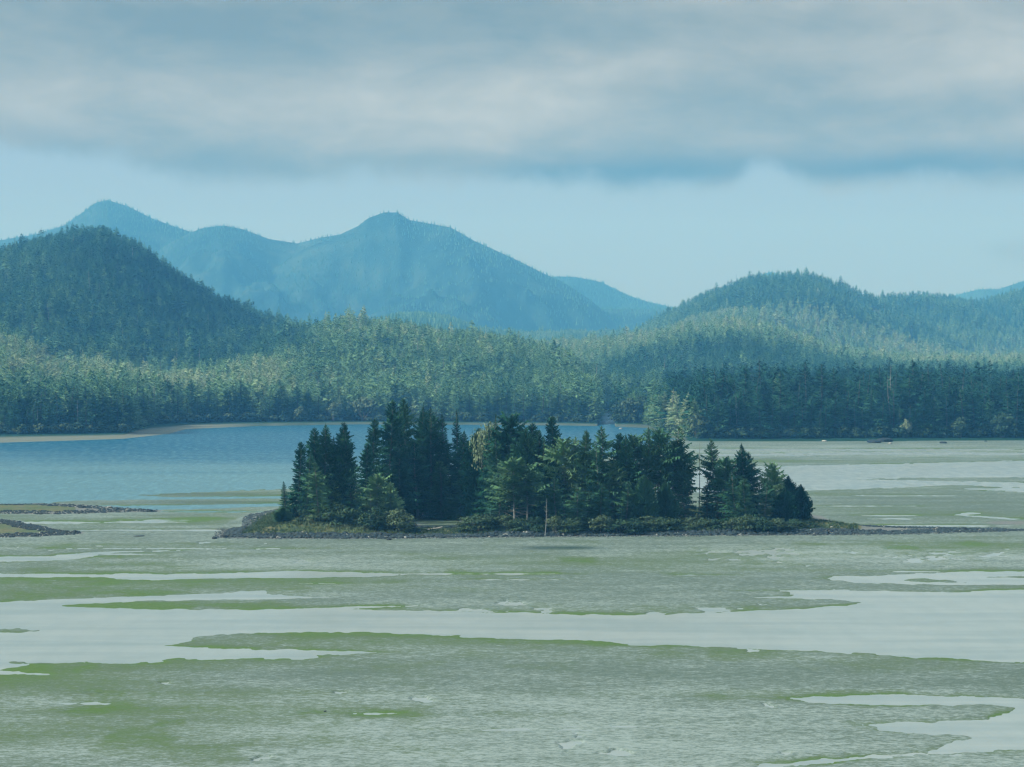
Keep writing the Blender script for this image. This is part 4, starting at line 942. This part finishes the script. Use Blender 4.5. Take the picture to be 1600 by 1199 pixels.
# ------------------------------------------------------------------ stones
def stone_mesh(seed, name='stone', sub=2):
    import bmesh
    g = np.random.default_rng(seed); bm = bmesh.new(); bmesh.ops.create_icosphere(bm, subdivisions=sub, radius=1.0)
    ax = g.normal(0, 1, (5, 3)); ax /= np.linalg.norm(ax, axis=1)[:, None]; am = g.uniform(-.25, .25, 5); fl = g.uniform(.55, .8)
    for v in bm.verts:
        p = np.array(v.co); k = 1 + sum(a * max(0, p @ d) ** 2 for a, d in zip(am, ax)) + g.normal(0, .05)
        v.co = Vector((p[0] * k * g.uniform(.96, 1.04), p[1] * k, p[2] * k * fl))
    me = bpy.data.meshes.new(name); bm.to_mesh(me); bm.free(); me.materials.append(M_ROCK); return me
STONES = [stone_mesh(600 + i, 'stone', 1) for i in range(5)]
def stone_points(N, pxr, pyr, dens_fn):
    px = rng.uniform(*pxr, N); py = rng.uniform(*pyr, N); k = rng.random(N) < dens_fn(px, py); return px[k], py[k]
def sd_at(key, px, py):
    a = sd_land[key][::-1]; fx = np.clip(np.interp(px, pxs, np.arange(len(pxs))), 0, len(pxs) - 2).astype(int); fy = np.clip(np.interp(py, pys[::-1], np.arange(len(pys))), 0, len(pys) - 2).astype(int)
    return a[fy, fx]
def stones_on(name, key, N, pxr, pyr, lo, hi, slo, shi, plo, phi, label):
    px, py = stone_points(N, pxr, pyr, lambda a, b: ((sd_at(key, a, b) > lo) & (sd_at(key, a, b) < hi)).astype(float))
    Y = gY(py); z = ground_z(px, py); n = len(px); s_ = np.exp(rng.uniform(math.log(slo), math.log(shi), n))
    pl = np.where(rng.random(n) < .07, rng.uniform(.6, 1, n), rng.uniform(plo, phi, n)) ; s_ = s_ * np.where(pl > .6, .7, 1)
    scatter(name, np.stack([gx(px, Y), Y, z + s_ * .1], -1), np.stack([s_ * rng.uniform(.9, 1.5, n), s_, s_ * .9], -1), np.zeros(n), rng.integers(0, 5, n), STONES, pale=pl, kind='stuff', label=label, category='stones')
stones_on('bank_stones', 'island', 26000, (340, 1330), (828, 843), .2, 4.2, .22, .75, .0, .3, 'dark seaweed-covered stones along the front bank of the islet')
stones_on('beach_pebbles', 'island', 26000, (335, 1600), (826, 846), -3.0, .4, .08, .22, .15, .6, 'small grey stones and pebbles at the foot of the islet bank')
stones_on('spit_stones', 'island', 9000, (1300, 1600), (824, 838), -.5, 6, .15, .5, .0, .35, 'dark stones of the low spit at the right end of the islet')
stones_on('cove_stones', 'island', 5000, (560, 760), (797, 812), -1, 3, .2, .6, .05, .5, 'stones behind the small cove of the islet')
stones_on('outer_rocks', 'spit_a', 6000, (-100, 245), (786, 808), -1, 9, .12, .42, .0, .3, 'scattered rocks of the upper left stony bar')
stones_on('lower_rocks', 'spit_b', 9000, (-100, 125), (811, 845), -1, 6, .12, .45, .0, .25, 'scattered rocks of the lower left stony bar')
stones_on('back_stones', 'island', 1800, (380, 440), (797, 830), -2, 5, .2, .6, .0, .5, 'stones on the bare left tip of the islet')
# grass on the islet
GR = []
for i in range(3):
    g = np.random.default_rng(700 + i); F = Geo()
    for k in range(14):
        a = g.uniform(0, 6.28); r_ = g.uniform(0, .5); c = np.array([math.cos(a) * r_, math.sin(a) * r_, 0]); l_ = np.array([g.normal(0, .25), g.normal(0, .25), g.uniform(.5, 1)]); s_ = np.array([math.cos(a + 1), math.sin(a + 1), 0]) * .08
        F.tri(tuple(c - s_), tuple(c + s_), tuple(c + l_))
    GR.append(F.mesh('grass_tuft', M_LEAF))
px, py = stone_points(22000, (350, 1340), (798, 842), lambda a, b: (sd_at('island', a, b) > 3.8).astype(float)); Y = gY(py); n = len(px); s_ = rng.uniform(.4, .9, n)
scatter('grass', np.stack([gx(px, Y), Y, ground_z(px, py)], -1), np.stack([s_, s_, s_], -1), np.clip(.5 + rng.normal(0, .15, n) + .3 * np.exp(-((px - 520) / 60) ** 2), 0, 1), rng.integers(0, 3, n), GR, kind='stuff', label='rough grass covering the ground of the islet', category='grass')

# single boulders
BIG = [stone_mesh(650 + i, 'boulder', 3) for i in range(5)]
def boulder(px, py, wpx, hf, pale, label, name='boulder', cat='rock', group='single boulders on the mudflat', k=0):
    X, Y, z = at(px, py); s_ = wpx / FPX * Y / 2
    o = bpy.data.objects.new(name, BIG[k % 5]); COL.objects.link(o); o.location = (X, Y, z + s_ * hf * .35); o.scale = (s_, s_ * .8, s_ * hf); o.rotation_euler = (0, 0, k * 1.3)
    o['label'] = label; o['category'] = cat; o['pale'] = float(pale)
    if group: o['group'] = group
for k, a in enumerate([
    (233, 800, 12, .8, .05, 'dark humped boulder at the right tip of the upper left stony bar'), (335, 842, 9, .6, .0, 'small black boulder off the left tip of the islet'),
    (117, 833, 9, .9, .05, 'dark square boulder at the tip of the lower left stony bar'), (608, 844, 8, .6, .05, 'small dark boulder on the pebbles before the islet, left half'),
    (1506, 828, 12, .7, .05, 'dark boulder standing on the right-hand stony spit'), (171, 794, 9, .9, .75, 'pale round boulder on the upper left stony bar'),
    (182, 797, 7, .9, .15, 'dark boulder next to the pale round one'), (200, 798, 8, .7, .6, 'pinkish-grey boulder near the tip of the upper left bar'),
    (130, 794, 9, .7, .0, 'black boulder half-way along the upper left stony bar'), (350, 840, 14, .6, .0, 'black ledge rock at the very left tip of the islet bank'),
    (1412, 830, 8, .6, .1, 'grey boulder in the middle of the right-hand stony spit'), (1300, 826, 7, .8, .9, 'small pale boulder where the bushes end at the right of the islet'),
    (790, 838, 12, .6, .75, 'pale lichened boulder at the front bank, left of the snag'), (508, 1112, 5, .5, .05, 'tiny dark stone alone on the near mudflat'),
    (1474, 693, 12, .5, .05, 'low dark rock off the foot of the right-hand grove'), (1540, 690, 6, .5, .2, 'small dark rock right of the low one by the grove'),
    (1366, 692, 22, .35, .0, 'long low dark rock ledge at the foot of the right-hand grove'), (1382, 690.5, 26, .42, .0, 'higher dark rock ledge below the whitish leafy tree'),
    (1391, 694, 7, .6, .8, 'small pale stone in front of the dark rock ledge'), (1288, 690, 8, .5, .95, 'small white rock at the foot of the right-hand grove'),
    (217, 838, 20, .12, .05, 'thin dark seaweed hummock left of the islet'), (655, 831, 6, .7, .3, 'grey stone at the mouth of the small cove'),
    (692, 812, 7, .6, .05, 'small dark stone at the back of the cove'), (970, 672, 7, .8, .75, 'pale rock under the peninsula tip tree')]):
    boulder(*a, k=k)
me_p = stone_mesh(690, 'pale_stone', 2)
# driftwood log
T = Geo(); T.tube([(-2.4, 0, .1), (-1.0, .1, .3), (.6, .0, .55), (1.6, -.2, .9)], [.22, .20, .17, .08], 8); T.tube([(.3, 0, .5), (1.4, .3, .35)], [.1, .03], 5); T.tube([(-.8, .1, .35), (-.2, .5, .9)], [.08, .02], 5)
md_, tt_, bb_, _ = material('driftwood'); tt_.put(bb_.inputs['Base Color'], tt_.mix(tt_.noise(pos(tt_), 3.0, 4), (0.30, 0.29, 0.26, 1), (0.5, 0.48, 0.43, 1))); bb_.inputs['Roughness'].default_value = .9
X, Y, z = at(681, 829); lo_ = link('driftwood_log', T.mesh('driftwood_log', md_), label='bleached driftwood log lying at the mouth of the small cove', category='log'); lo_.location = (X, Y, z); lo_.rotation_euler = (0, 0, .1)

# ------------------------------------------------------------------ haze
hb = bpy.data.materials.new('haze'); hb.use_nodes = True; ht = NT(hb.node_tree)
ho = ht.n('ShaderNodeOutputMaterial'); pv = ht.n('ShaderNodeVolumePrincipled'); pv.inputs['Color'].default_value = (0.095, 0.375, 0.76, 1); pv.inputs['Absorption Color'].default_value = (1, 1, 1, 1); pv.inputs['Density'].default_value = 1.8e-4; pv.inputs['Anisotropy'].default_value = 0.0
ht.nt.links.new(pv.outputs[0], ho.inputs['Volume'])
X0, X1, Y0, Y1, Z0, Z1 = -15000, 15000, -600, 10800, -6, 800
hv = [(X0, Y0, Z0), (X1, Y0, Z0), (X1, Y1, Z0), (X0, Y1, Z0), (X0, Y0, Z1), (X1, Y0, Z1), (X1, Y1, Z1), (X0, Y1, Z1)]
me = mesh_np('haze', hv, quads=[(3, 2, 1, 0), (4, 5, 6, 7), (0, 1, 5, 4), (1, 2, 6, 5), (2, 3, 7, 6), (3, 0, 4, 7)])
hz_ = link('haze', me, hb, kind='stuff')
print('TOTAL objects', len(bpy.data.objects), 'maxz', Z2.max(), ZZ.max())
